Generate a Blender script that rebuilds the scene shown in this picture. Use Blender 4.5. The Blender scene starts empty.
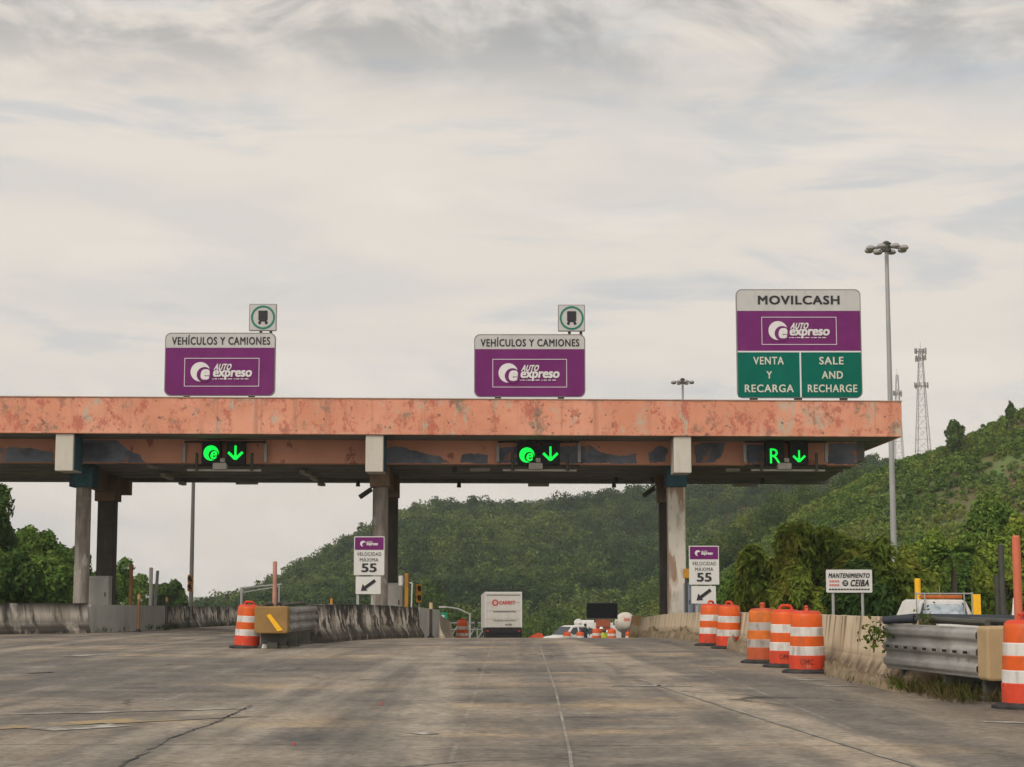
import bpy, bmesh, math, random
import numpy as np
from mathutils import Vector, Matrix
random.seed(7); RNG = np.random.default_rng(11)
scene = bpy.context.scene
COL = scene.collection
R = math.radians

# ------------------------------------------------------------------ camera model (surveyed from the place)
F, CX, CY, HZ, CAMH = 1780.0, 512.0, 383.5, 590.0, 1.3
PITCH = math.atan((HZ - CY) / F)
def W(px, py, Y):
    dx, dy = (px - CX) / F, (CY - py) / F
    c, s = math.cos(PITCH), math.sin(PITCH)
    y = c - dy * s
    k = Y / y
    return Vector((dx * k, Y, CAMH + (s + dy * c) * k))
def Xp(px, Y, py=600): return W(px, py, Y).x
def Zp(py, Y): return W(CX, py, Y).z

# ------------------------------------------------------------------ ground shape
def sstep(t):
    t = np.clip(t, 0, 1); return t * t * (3 - 2 * t)
def drop(Y):
    Y = np.asarray(Y, float)
    a = np.clip(Y - 42, 0, 20); b = np.clip(Y - 62, 0, 200)
    return 0.0365 * a * a / 40 + 0.0365 * b
def roadz(X, Y):
    X = np.asarray(X, float)
    s = 0.32 + 0.68 * sstep((X + 13) / 9.0)
    return -drop(Y) * s - 0.55 * sstep((X - 6.0) / 2.5) * sstep((np.asarray(Y, float) - 14) / 12)
def rz(x, y): return float(roadz(x, y))
R1 = np.array([(-400, 612), (100, 630), (185, 622), (205, 609), (240, 594), (300, 567), (360, 534), (400, 511), (440, 494), (520, 493),
               (620, 489), (690, 481), (780, 470), (840, 458), (887, 447), (920, 458), (960, 472), (1100, 480), (1500, 480)], float)
R2 = np.array([(640, 640), (690, 605), (715, 585), (760, 548), (800, 515), (830, 492), (870, 473), (900, 457), (930, 447),
               (960, 438), (990, 423), (1024, 405), (1100, 372), (1250, 330), (1600, 300)], float)
def terrain(X, Y):
    X = np.asarray(X, float); Y = np.asarray(Y, float)
    p1 = 512 + X * F / 600
    z1 = (HZ - np.interp(p1, R1[:, 0], R1[:, 1])) * 600 / F + 1.3 - 6.5
    u1 = np.clip((Y - 290) / 310, 0, 1); t1 = u1 * u1 * (1.6 - .6 * u1) * (1 - 0.5 * sstep((Y - 610) / 700))
    h1 = -9 + (z1 + 9) * t1 + (3.6 * np.sin(X * .052 + Y * .018) + 2.6 * np.sin(X * .09 - Y * .035 + 1)) * t1 * (1 - .75 * sstep((Y - 540) / 60)) + 1.2 * np.sin(X * .11 - Y * .06) * t1 * (1 - sstep((Y - 540) / 60))
    p2 = 512 + X * F / 260
    z2 = (HZ - np.interp(p2, R2[:, 0], R2[:, 1])) * 260 / F + 1.3 - 1.9
    u2 = np.clip((Y - 92) / 168, 0, 1); t2 = u2 * u2 * (1.6 - .6 * u2) * (1 - 0.6 * sstep((Y - 262) / 200))
    h2 = -9 + (z2 + 9) * t2 + (0.9 * np.sin(X * .35 + Y * .05) + .6 * np.sin(X * .9 - Y * .12)) * t2 * (1 - sstep((Y - 235) / 25))
    pl = np.maximum(roadz(X, np.minimum(Y, 280)) - 0.12, -9)
    pl = np.maximum(pl - 6 * sstep((Y - 190) / 130), -9)
    pl = pl - 0.45 * sstep((X - 14) / 6)
    h2 = np.where(X > 20, h2, -20)
    return np.maximum(np.maximum(pl, h1), h2)
def tz(x, y): return float(terrain(x, y))

# ------------------------------------------------------------------ materials
MATS = {}
def M(name, col, rough=.8, var=.12, vscale=3.0, layers=(), bump=0., bscale=25., metal=0., emit=0., spec=.3, coord='Object'):
    if name in MATS: return MATS[name]
    m = bpy.data.materials.new(name); m.use_nodes = True; MATS[name] = m
    nt = m.node_tree; N = nt.nodes; L = nt.links
    bs = N['Principled BSDF']; bs.inputs['Roughness'].default_value = rough
    bs.inputs['Metallic'].default_value = metal
    bs.inputs['Specular IOR Level'].default_value = spec
    tc = N.new('ShaderNodeTexCoord'); oi = N.new('ShaderNodeObjectInfo')
    ad = N.new('ShaderNodeVectorMath'); ad.operation = 'ADD'
    mu = N.new('ShaderNodeMath'); mu.operation = 'MULTIPLY'; mu.inputs[1].default_value = 61.0
    L.new(oi.outputs['Random'], mu.inputs[0]); L.new(tc.outputs[coord], ad.inputs[0]); L.new(mu.outputs[0], ad.inputs[1])
    def noise(scale, detail=4, r=.55):
        vm = N.new('ShaderNodeVectorMath'); vm.operation = 'MULTIPLY'
        sc = scale if isinstance(scale, (tuple, list)) else (scale,) * 3
        vm.inputs[1].default_value = sc
        L.new(ad.outputs[0], vm.inputs[0])
        n = N.new('ShaderNodeTexNoise'); n.inputs['Scale'].default_value = 1.0
        n.inputs['Detail'].default_value = detail; n.inputs['Roughness'].default_value = r
        L.new(vm.outputs[0], n.inputs['Vector']); return n.outputs['Fac']
    def rng(v, lo, hi, a=0., b=1.):
        r = N.new('ShaderNodeMapRange'); r.inputs['From Min'].default_value = lo; r.inputs['From Max'].default_value = hi
        r.inputs['To Min'].default_value = a; r.inputs['To Max'].default_value = b
        L.new(v, r.inputs['Value']); return r.outputs['Result']
    c4 = (*col, 1)
    mx = N.new('ShaderNodeMix'); mx.data_type = 'RGBA'; mx.blend_type = 'MULTIPLY'; mx.inputs['Factor'].default_value = 1
    mx.inputs['A'].default_value = c4
    f = rng(noise(vscale, 5, .6), .25, .75, 1 - var, 1 + var)
    L.new(f, mx.inputs['B']); cur = mx.outputs['Result']
    for ly in layers:
        k = rng(noise(ly.get('scale', 2.), ly.get('detail', 5), ly.get('r', .6)), ly['lo'], ly['hi'], 0, ly.get('amt', 1.))
        if 'z' in ly:
            if ly.get('ax') == 'H':
                at = N.new('ShaderNodeAttribute'); at.attribute_name = 'hgt'; g = rng(at.outputs['Fac'], *ly['z'])
            else:
                sx = N.new('ShaderNodeSeparateXYZ'); L.new(tc.outputs[coord], sx.inputs[0])
                g = rng(sx.outputs['XYZ'.index(ly.get('ax', 'Z'))], *ly['z'])
            mm = N.new('ShaderNodeMath'); mm.operation = 'MULTIPLY'; L.new(k, mm.inputs[0]); L.new(g, mm.inputs[1]); k = mm.outputs[0]
        x = N.new('ShaderNodeMix'); x.data_type = 'RGBA'; L.new(k, x.inputs['Factor']); L.new(cur, x.inputs['A'])
        x.inputs['B'].default_value = (*ly['col'], 1); cur = x.outputs['Result']
    L.new(cur, bs.inputs['Base Color'])
    if emit:
        L.new(cur, bs.inputs['Emission Color']); bs.inputs['Emission Strength'].default_value = emit
    if bump:
        bp = N.new('ShaderNodeBump'); bp.inputs['Strength'].default_value = bump; bp.inputs['Distance'].default_value = .02
        L.new(noise(bscale, 6, .65), bp.inputs['Height']); L.new(bp.outputs[0], bs.inputs['Normal'])
    return m

def leafmat(name, a, b, c, scale=.12, island=.5):
    m = bpy.data.materials.new(name); m.use_nodes = True; nt = m.node_tree; N = nt.nodes; L = nt.links
    for n in list(N): N.remove(n)
    out = N.new('ShaderNodeOutputMaterial'); geo = N.new('ShaderNodeNewGeometry'); tc = N.new('ShaderNodeTexCoord')
    n = N.new('ShaderNodeTexNoise'); n.inputs['Scale'].default_value = scale; n.inputs['Detail'].default_value = 3
    L.new(geo.outputs['Position'], n.inputs['Vector'])
    rp = N.new('ShaderNodeValToRGB'); e = rp.color_ramp.elements
    e[0].position = .41; e[0].color = (*a, 1); e[1].position = .61; e[1].color = (*c, 1)
    x = rp.color_ramp.elements.new(.5); x.color = (*b, 1)
    n2 = N.new('ShaderNodeTexNoise'); n2.inputs['Scale'].default_value = scale * 7; n2.inputs['Detail'].default_value = 2
    L.new(geo.outputs['Position'], n2.inputs['Vector'])
    mm = N.new('ShaderNodeMix'); mm.data_type = 'FLOAT'; mm.inputs['Factor'].default_value = .42
    L.new(n.outputs['Fac'], mm.inputs['A']); L.new(n2.outputs['Fac'], mm.inputs['B'])
    L.new(mm.outputs['Result'], rp.inputs[0])
    mr = N.new('ShaderNodeMapRange'); mr.inputs['To Min'].default_value = 1 - island; mr.inputs['To Max'].default_value = 1 + island
    L.new(geo.outputs['Random Per Island'], mr.inputs['Value'])
    mx = N.new('ShaderNodeMix'); mx.data_type = 'RGBA'; mx.blend_type = 'MULTIPLY'; mx.inputs['Factor'].default_value = 1
    L.new(rp.outputs[0], mx.inputs['A']); L.new(mr.outputs[0], mx.inputs['B'])
    d = N.new('ShaderNodeBsdfDiffuse'); t = N.new('ShaderNodeBsdfTranslucent'); s = N.new('ShaderNodeMixShader'); s.inputs[0].default_value = .28
    L.new(mx.outputs['Result'], d.inputs[0]); L.new(mx.outputs['Result'], t.inputs[0])
    L.new(d.outputs[0], s.inputs[1]); L.new(t.outputs[0], s.inputs[2]); L.new(s.outputs[0], out.inputs[0])
    return m

# ------------------------------------------------------------------ mesh builder
class MB:
    def __init__(s): s.v = []; s.f = []; s.m = []; s.raw = 0
    def add(s, vs, fs, mi=0):
        o = len(s.v); s.v += [tuple(v) for v in vs]; s.f += [tuple(i + o for i in f) for f in fs]; s.m += [mi] * len(fs); return s
    def hexa(s, p, mi=0):  # 8 points: bottom 4 ccw, top 4 ccw
        return s.add(p, [(3, 2, 1, 0), (4, 5, 6, 7), (0, 1, 5, 4), (1, 2, 6, 5), (2, 3, 7, 6), (3, 0, 4, 7)], mi)
    def box(s, c, d, rot=0., mi=0):
        x, y, z = d[0] / 2, d[1] / 2, d[2] / 2; ca, sa = math.cos(rot), math.sin(rot); p = []
        for k in (-z, z):
            for (i, j) in ((-x, -y), (x, -y), (x, y), (-x, y)):
                p.append((c[0] + i * ca - j * sa, c[1] + i * sa + j * ca, c[2] + k))
        return s.hexa(p, mi)
    def b2(s, lo, hi, mi=0):
        return s.box([(a + b) / 2 for a, b in zip(lo, hi)], [abs(b - a) for a, b in zip(lo, hi)], 0, mi)
    def tube(s, p0, p1, r0, r1=None, n=10, mi=0, cap=True):
        p0, p1 = Vector(p0), Vector(p1); r1 = r0 if r1 is None else r1
        d = (p1 - p0).normalized(); u = d.orthogonal().normalized(); w = d.cross(u); vs = []
        for p, r in ((p0, r0), (p1, r1)):
            for k in range(n):
                a = 2 * math.pi * k / n; vs.append(p + (u * math.cos(a) + w * math.sin(a)) * r)
        fs = [(k, (k + 1) % n, n + (k + 1) % n, n + k) for k in range(n)]
        if cap: fs += [tuple(range(n - 1, -1, -1)), tuple(range(n, 2 * n))]
        return s.add(vs, fs, mi)
    def path(s, pts, r, n=8, mi=0):
        for a, b in zip(pts, pts[1:]): s.tube(a, b, r, r, n, mi)
        return s
    def prism(s, poly, y0, y1, mi=0):  # polygon (x,z), extruded along y
        n = len(poly); vs = [(x, y0, z) for x, z in poly] + [(x, y1, z) for x, z in poly]
        fs = [tuple(range(n)), tuple(range(2 * n - 1, n - 1, -1))] + [(k, k + n, (k + 1) % n + n, (k + 1) % n) for k in range(n)]
        return s.add(vs, fs, mi)
    def sideprism(s, poly, x0, x1, mi=0):  # polygon (y,z), extruded along x
        n = len(poly); vs = [(x0, y, z) for y, z in poly] + [(x1, y, z) for y, z in poly]
        fs = [tuple(range(n)), tuple(range(2 * n - 1, n - 1, -1))] + [(k, k + n, (k + 1) % n + n, (k + 1) % n) for k in range(n)]
        return s.add(vs, fs, mi)
    def lathe(s, prof, n=24, mis=None, c=(0, 0, 0)):
        vs = []; 
        for r, z in prof:
            for k in range(n):
                a = 2 * math.pi * k / n; vs.append((c[0] + r * math.cos(a), c[1] + r * math.sin(a), c[2] + z))
        o = len(s.v); s.v += vs
        for i in range(len(prof) - 1):
            for k in range(n):
                s.f.append((o + i * n + k, o + i * n + (k + 1) % n, o + (i + 1) * n + (k + 1) % n, o + (i + 1) * n + k)); s.m.append(mis[i] if mis else 0)
        s.f.append(tuple(o + k for k in range(n - 1, -1, -1))); s.m.append(mis[0] if mis else 0)
        e = o + (len(prof) - 1) * n; s.f.append(tuple(e + k for k in range(n))); s.m.append(mis[-1] if mis else 0)
        return s
    def build(s, name, mats, parent=None, bevel=0., smooth=False, seg=2, raw=False, loc=None):
        me = bpy.data.meshes.new(name); me.from_pydata(s.v, [], s.f)
        mats = mats if isinstance(mats, (list, tuple)) else [mats]
        for m in mats: me.materials.append(m)
        me.polygons.foreach_set('material_index', s.m)
        if not raw:
            bm = bmesh.new(); bm.from_mesh(me); bmesh.ops.recalc_face_normals(bm, faces=bm.faces); bm.to_mesh(me); bm.free()
        if smooth: 
            me.polygons.foreach_set('use_smooth', [True] * len(me.polygons)); me.set_sharp_from_angle(angle=R(38))
        o = bpy.data.objects.new(name, me); COL.objects.link(o)
        if parent: o.parent = parent
        if loc: o.location = loc
        if bevel:
            b = o.modifiers.new('edge', 'BEVEL'); b.width = bevel; b.segments = seg; b.limit_method = 'ANGLE'; b.angle_limit = R(40)
        return o

def npmesh(name, verts, faces, mat, parent=None, smooth=False):
    me = bpy.data.meshes.new(name); nv, nf, k = len(verts), len(faces), faces.shape[1]
    me.vertices.add(nv); me.vertices.foreach_set('co', np.asarray(verts, np.float32).ravel())
    me.loops.add(nf * k); me.loops.foreach_set('vertex_index', faces.astype(np.int32).ravel())
    me.polygons.add(nf); me.polygons.foreach_set('loop_start', np.arange(0, nf * k, k, dtype=np.int32))
    if smooth: me.polygons.foreach_set('use_smooth', np.ones(nf, bool))
    me.update(calc_edges=True); me.validate()
    me.materials.append(mat); o = bpy.data.objects.new(name, me); COL.objects.link(o)
    if parent: o.parent = parent
    return o

def tag(o, label, cat, group=None):
    o['label'] = label; o['category'] = cat
    if group: o['group'] = group
    return o
def thing(name, label, cat, loc=(0, 0, 0), rot=0., group=None):
    o = bpy.data.objects.new(name, None); o.empty_display_size = .3; COL.objects.link(o)
    o.location = loc; o.rotation_euler = (0, 0, rot); return tag(o, label, cat, group)
def struct(o): o['kind'] = 'structure'; return o
def stuff(o): o['kind'] = 'stuff'; return o
def dup(root, loc, rot, label, scale=None):
    def cp(o, par):
        c = o.copy(); COL.objects.link(c); c.parent = par
        for ch in o.children: cp(ch, c)
        return c
    r = cp(root, None); r.location = loc; r.rotation_euler = rot if isinstance(rot, tuple) else (0, 0, rot); r['label'] = label
    if scale: r.scale = scale
    return r

# ------------------------------------------------------------------ lettering
_TX = {}
def textmesh(st, bold):
    k = (st, bold)
    if k not in _TX:
        c = bpy.data.curves.new('t', 'FONT'); c.body = st; c.size = 1; c.space_character = 1.12 if st.isupper() else .98; c.resolution_u = 3
        o = bpy.data.objects.new('t', c); COL.objects.link(o)
        bpy.context.view_layer.update()
        me = bpy.data.meshes.new_from_object(o.evaluated_get(bpy.context.evaluated_depsgraph_get()))
        v0 = [v.co.copy() for v in me.vertices]; f0 = [tuple(p.vertices) for p in me.polygons]; vs = []; fs = []
        sh = ((0, 0),) if bold <= 0 else ((-bold, -bold * .7), (bold, -bold * .7), (bold, bold * .7), (-bold, bold * .7), (0, 0))
        for q, (a, b) in enumerate(sh):  # heavier strokes: the outline laid down several times, each a hair apart
            o_ = len(vs); vs += [Vector((v.x + a, v.y + b, q * .0006)) for v in v0]; fs += [tuple(i + o_ for i in f) for f in f0]
        bpy.data.objects.remove(o); bpy.data.curves.remove(c); bpy.data.meshes.remove(me)
        _TX[k] = (vs, fs)
    return _TX[k]
def text(mb, st, x0, z0, x1, z1, y, bold=0., shear=0., mi=0):
    vs, fs = textmesh(st, bold)
    ax, bx = min(v.x for v in vs), max(v.x for v in vs); ay, by = min(v.y for v in vs), max(v.y for v in vs)
    hh = (z1 - z0); sh = shear * hh; ww = (x1 - x0) - abs(sh)
    out = []
    for v in vs:
        u, w = (v.x - ax) / (bx - ax), (v.y - ay) / (by - ay)
        out.append((x0 + u * ww + w * sh, y - v.z * 2, z0 + w * hh))
    mb.add(out, fs, mi)

def rrect(x0, z0, x1, z1, rs, n=6):  # rs: bl, br, tr, tl
    pts = []
    for (cx, cz, a0, r) in ((x0, z0, 180, rs[0]), (x1, z0, 270, rs[1]), (x1, z1, 0, rs[2]), (x0, z1, 90, rs[3])):
        sx = 1 if cx == x0 else -1; sz = 1 if cz == z0 else -1
        if r <= 0: pts.append((cx, cz)); continue
        for k in range(n + 1):
            a = R(a0 + 90 * k / n); pts.append((cx + sx * r + r * math.cos(a), cz + sz * r + r * math.sin(a)))
    return pts
def disc(cx, cz, rx, rz_=None, n=28):
    rz_ = rz_ or rx
    return [(cx + rx * math.cos(2 * math.pi * k / n), cz + rz_ * math.sin(2 * math.pi * k / n)) for k in range(n)]

class Sg:
    """a sign face: measures given on a grid, turned into metres on a panel facing the traffic"""
    def __init__(s, root, xc, yb, Y):
        s.root, s.xc, s.yb = root, xc, yb
        s.sx = W(xc + 1, yb, Y).x - W(xc, yb, Y).x; s.sz = Zp(yb - 1, Y) - Zp(yb, Y)
    def x(s, px): return (px - s.xc) * s.sx
    def z(s, py): return (s.yb - py) * s.sz
    def rr(s, mb, x0, y0, x1, y1, r, ya, yb, mi=0):
        if not isinstance(r, tuple): r = (r,) * 4
        mb.prism(rrect(s.x(x0), s.z(y1), s.x(x1), s.z(y0), [q * s.sx for q in r]), ya, yb, mi)
    def tx(s, mb, st, x0, y0, x1, y1, y, bold=0., shear=0., mi=0):
        text(mb, st, s.x(x0), s.z(y1), s.x(x1), s.z(y0), y, bold, shear, mi)
    def disc(s, mb, cx, cy, r, ya, yb, mi=0): mb.prism(disc(s.x(cx), s.z(cy), r * s.sx), ya, yb, mi)
    def ring(s, mb, cx, cy, r0, r1, ya, yb, n=36):
        for k in range(n):
            a, b = 2 * math.pi * k / n, 2 * math.pi * (k + 1) / n
            mb.prism([(s.x(cx) + r * s.sx * math.cos(t), s.z(cy) + r * s.sx * math.sin(t)) for r, t in ((r0, a), (r1, a), (r1, b), (r0, b))], ya, yb)
    def line(s, mb, x0, y0, x1, y1, w, ya, yb):
        x0, y0, x1, y1 = s.x(x0), s.z(y0), s.x(x1), s.z(y1); w *= s.sx / 2
        l = math.hypot(x1 - x0, y1 - y0); nx, nz = -(y1 - y0) / l * w, (x1 - x0) / l * w
        mb.prism([(x0 - nx, y0 - nz), (x1 - nx, y1 - nz), (x1 + nx, y1 + nz), (x0 + nx, y0 + nz)], ya, yb)

# ------------------------------------------------------------------ palette
WHT = M('sign_white', (.55, .54, .52), .55, .06, 2, layers=[dict(col=(.36, .33, .29), scale=(3, 3, .7), lo=.58, hi=.8, amt=.35)])
SIGNGREY = M('sign_grey_white', (.43, .42, .41), .55, .08, 2, layers=[dict(col=(.3, .27, .24), scale=(3, 3, .6), lo=.55, hi=.8, amt=.4)])
LOGOW = M('logo_white', (.60, .58, .58), .5, .05)
PURP = M('sign_purple', (.135, .016, .115), .6, .14, 1.2, spec=.15, layers=[dict(col=(.2, .05, .17), scale=(1.2, 1, .4), lo=.5, hi=.8, amt=.4)])
SGREEN = M('sign_green', (.0, .105, .075), .6, .12, 1.5, spec=.1, layers=[dict(col=(.004, .145, .105), scale=(1.2, 1, .4), lo=.55, hi=.8, amt=.35)])
BLK = M('sign_black', (.02, .02, .022), .6, .1)
DKSTEEL = M('dark_steel', (.055, .055, .045), .6, .25, 3, layers=[dict(col=(.09, .05, .03), scale=4, lo=.55, hi=.75, amt=.5)])
STEEL = M('galvanised_steel', (.27, .27, .265), .5, .16, 3, metal=.45, layers=[dict(col=(.17, .14, .11), scale=(3, 3, 1), lo=.5, hi=.75, amt=.6)])
RAIL = M('weathered_rail', (.26, .255, .24), .55, .2, 2.5, metal=.3, layers=[dict(col=(.12, .11, .095), scale=(1.5, 1.5, 5), lo=.48, hi=.72, amt=.75), dict(col=(.4, .39, .36), scale=(4, 4, 9), lo=.6, hi=.75, amt=.5)], bump=.15)
POLE = M('pole_grey', (.30, .30, .30), .55, .1, 1.2, metal=.2, layers=[dict(col=(.2, .19, .18), scale=(3, 3, .4), lo=.5, hi=.75, amt=.5)])
YEL = M('signal_yellow', (.42, .20, .018), .5, .2, 4)
YELBRT = M('bright_yellow', (.80, .42, .015), .5, .12, 4)
OCHRE = M('ochre_nose', (.25, .15, .052), .75, .2, 3, layers=[dict(col=(.22, .13, .05), scale=(3, 3, 2), lo=.55, hi=.8, amt=.6)], bump=.2)
CREAMNOSE = M('cream_nose', (.38, .27, .145), .75, .12, 3, layers=[dict(col=(.3, .2, .1), scale=(3, 3, 1.5), lo=.55, hi=.8, amt=.5)], bump=.2)
RUB = M('black_rubber', (.025, .025, .026), .85, .3, 5, layers=[dict(col=(.09, .08, .065), scale=5, lo=.5, hi=.75, amt=.6)])
TYRE = M('tyre', (.018, .018, .018), .85, .2)
GLASS = M('vehicle_glass', (.03, .037, .042), .12, .1, spec=.6)
WPAINT = M('white_vehicle_paint', (.62, .61, .58), .35, .07, 2, layers=[dict(col=(.36, .32, .27), scale=(2, 2, 1), lo=.5, hi=.8, amt=.4)])
ORG = M('barrel_orange', (.56, .052, .02), .6, .12, 4, layers=[dict(col=(.25, .05, .025), scale=(5, 5, 2), lo=.48, hi=.7, amt=.7), dict(col=(.5, .2, .12), scale=(9, 9, 5), lo=.6, hi=.68, amt=.5)], bump=.12)
ORGR = M('barrel_orange_band', (.60, .092, .01), .45, .14, 6, layers=[dict(col=(.32, .08, .025), scale=(6, 6, 2), lo=.48, hi=.7, amt=.65)])
WBAND = M('barrel_white_band', (.58, .56, .53), .5, .1, 6, layers=[dict(col=(.27, .23, .2), scale=(7, 7, 2), lo=.47, hi=.68, amt=.75)])
ORGO = M('old_barrel_orange', (.42, .085, .032), .75, .2, 5, layers=[dict(col=(.16, .055, .03), scale=(6, 6, 2), lo=.5, hi=.72, amt=.7), dict(col=(.3, .25, .2), scale=9, lo=.62, hi=.72, amt=.5)], bump=.2)
ORGRO = M('old_barrel_band', (.56, .14, .02), .65, .2, 6, layers=[dict(col=(.22, .08, .03), scale=(7, 7, 3), lo=.5, hi=.75, amt=.7)])
WBANDO = M('old_barrel_white', (.36, .33, .31), .7, .15, 6, layers=[dict(col=(.13, .09, .07), scale=(8, 8, 3), lo=.5, hi=.72, amt=.8)])
# painted concrete of the toll roof
FASC = M('fascia_paint', (.56, .235, .145), .75, .08, .7, layers=[
    dict(col=(.66, .31, .21), scale=(.35, .35, .5), lo=.45, hi=.62, amt=.7),
    dict(col=(.36, .085, .06), scale=(1.7, 1.7, 1.2), lo=.52, hi=.585, amt=.7, detail=9, r=.8),
    dict(col=(.40, .36, .28), scale=(1.5, 1.5, .7), lo=.56, hi=.61, amt=.85, detail=9, r=.78),
    dict(col=(.17, .15, .11), scale=(1.1, 1.1, 1.0), lo=.545, hi=.61, amt=.85, detail=10, r=.84),
    dict(col=(.30, .14, .09), scale=(3.2, 3.2, .12), lo=.58, hi=.72, amt=.55, detail=3),
    dict(col=(.2, .11, .08), scale=4.5, lo=.65, hi=.68, amt=.9, detail=3),
    dict(col=(.74, .50, .40), scale=(2., 2., 14), lo=.5, hi=.62, amt=.5, z=(6.62, 6.48, 0, 1)),
    dict(col=(.25, .12, .08), scale=(2., 2., 8), lo=.5, hi=.62, amt=.6, z=(7.58, 7.72, 0, 1))], bump=.25, bscale=8)
BEAM = M('beam_paint', (.56, .27, .18), .8, .12, .8, layers=[
    dict(col=(.19, .20, .235), scale=(.55, .5, .3), lo=.62, hi=.65, amt=.6, detail=5),
    dict(col=(.22, .08, .05), scale=(1.6, 1.6, 1), lo=.6, hi=.63, amt=.7, detail=6)], bump=.2, bscale=8)
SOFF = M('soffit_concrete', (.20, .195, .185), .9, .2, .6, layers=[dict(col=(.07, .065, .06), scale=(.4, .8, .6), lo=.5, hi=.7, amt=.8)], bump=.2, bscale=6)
BRKT = M('bracket_cream', (.47, .44, .38), .75, .06, 2, layers=[dict(col=(.18, .27, .24), scale=(4, 4, 1.2), lo=.66, hi=.7, amt=.8, z=(5.9, 6.5, 0, 1)), dict(col=(.38, .31, .24), scale=(5, 5, .7), lo=.52, hi=.75, amt=.5)])
TEAL = M('teal_paint', (.03, .085, .11), .8, .25, 2, layers=[dict(col=(.02, .02, .025), scale=3, lo=.5, hi=.7, amt=.7)])
TIMB = M('brown_weathered_concrete', (.17, .115, .075), .85, .2, 2, layers=[dict(col=(.07, .05, .04), scale=(3, 3, 1), lo=.5, hi=.7, amt=.7)])
CONC = M('column_concrete', (.33, .30, .265), .85, .12, 1.5, layers=[
    dict(col=(.15, .125, .1), scale=(2.5, 2.5, .5), lo=.44, hi=.62, amt=.8), dict(col=(.09, .08, .07), scale=(4, 4, .35), lo=.57, hi=.7, amt=.7), dict(col=(.48, .46, .42), scale=(2, 2, 1.2), lo=.62, hi=.66, amt=.6)], bump=.3)
CONW = M('column_peeling_white', (.55, .51, .44), .8, .1, 1.5, layers=[
    dict(col=(.24, .13, .075), scale=(1.6, 1.6, .42), lo=.47, hi=.54, amt=.85, detail=6), dict(col=(.3, .27, .22), scale=(3, 3, 1), lo=.55, hi=.65, amt=.7), dict(col=(.1, .08, .06), scale=(5, 5, .7), lo=.64, hi=.7, amt=.8)], bump=.3)
DKCOL = M('dark_column', (.06, .053, .047), .85, .25, 1.5, layers=[dict(col=(.12, .1, .085), scale=(2, 2, .5), lo=.55, hi=.7, amt=.7)])
GREYC = M('plain_grey_concrete', (.40, .39, .36), .9, .08, 1, layers=[dict(col=(.22, .21, .19), scale=(1, 1, .5), lo=.5, hi=.75, amt=.6)], bump=.2)
BARB = M('mouldy_barrier', (.42, .37, .31), .9, .1, 1.5, layers=[
    dict(col=(.21, .165, .125), scale=(1.5, 1.6, .4), lo=.44, hi=.66, amt=.7),
    dict(col=(.028, .026, .024), scale=(1.1, 1.1, 1.1), lo=.44, hi=.52, amt=.95, detail=9, r=.74),
    dict(col=(.60, .55, .47), scale=(2.0, 2.0, 1.5), lo=.53, hi=.57, amt=.9, detail=6),
    dict(col=(.02, .02, .018), scale=(1.5, 4, .6), lo=.33, hi=.52, amt=.93, ax='H', z=(.6, .9, 0, 1)),
    dict(col=(.05, .042, .033), scale=(2, 3, 2), lo=.22, hi=.46, amt=.93, ax='H', z=(.45, .18, 0, 1))], bump=.4)
BARL = M('lighter_mouldy_barrier', (.48, .435, .37), .9, .1, 1.5, layers=[
    dict(col=(.22, .175, .135), scale=(1.3, 1.6, .35), lo=.48, hi=.68, amt=.65),
    dict(col=(.03, .028, .025), scale=(1.3, 2.4, .4), lo=.50, hi=.62, amt=.9, detail=8, r=.68),
    dict(col=(.02, .02, .018), scale=(1.3, 3, .8), lo=.28, hi=.46, amt=.95, ax='H', z=(.60, .88, 0, 1)),
    dict(col=(.04, .034, .028), scale=(1.3, 2, 1.2), lo=.34, hi=.50, amt=.95, ax='H', z=(.50, .2, 0, 1))], bump=.4)
BARR = M('cream_barrier', (.52, .42, .29), .9, .1, 1.2, layers=[
    dict(col=(.62, .53, .40), scale=(.25, 1.8, .5), lo=.5, hi=.65, amt=.6),
    dict(col=(.30, .20, .115), scale=(.25, 4.5, .5), lo=.46, hi=.72, amt=.7, detail=8, r=.7),
    dict(col=(.05, .04, .03), scale=(.25, 4.5, .5), lo=.5, hi=.62, amt=.85, ax='H', z=(.35, .95, 0, 1)),
    dict(col=(.15, .105, .065), scale=(2, 2.4, 2), lo=.2, hi=.45, amt=.9, ax='H', z=(.45, .2, 0, 1)), dict(col=(.05, .038, .026), scale=(3, 5, 4), lo=.46, hi=.6, amt=.85, ax='H', z=(.40, .15, 0, 1))], bump=.5)
DIRT = M('dirt', (.19, .14, .085), .95, .3, 3, layers=[dict(col=(.3, .25, .18), scale=4, lo=.5, hi=.7, amt=.7), dict(col=(.06, .07, .03), scale=2.3, lo=.55, hi=.7, amt=.7)], bump=.8, bscale=20)

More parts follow.
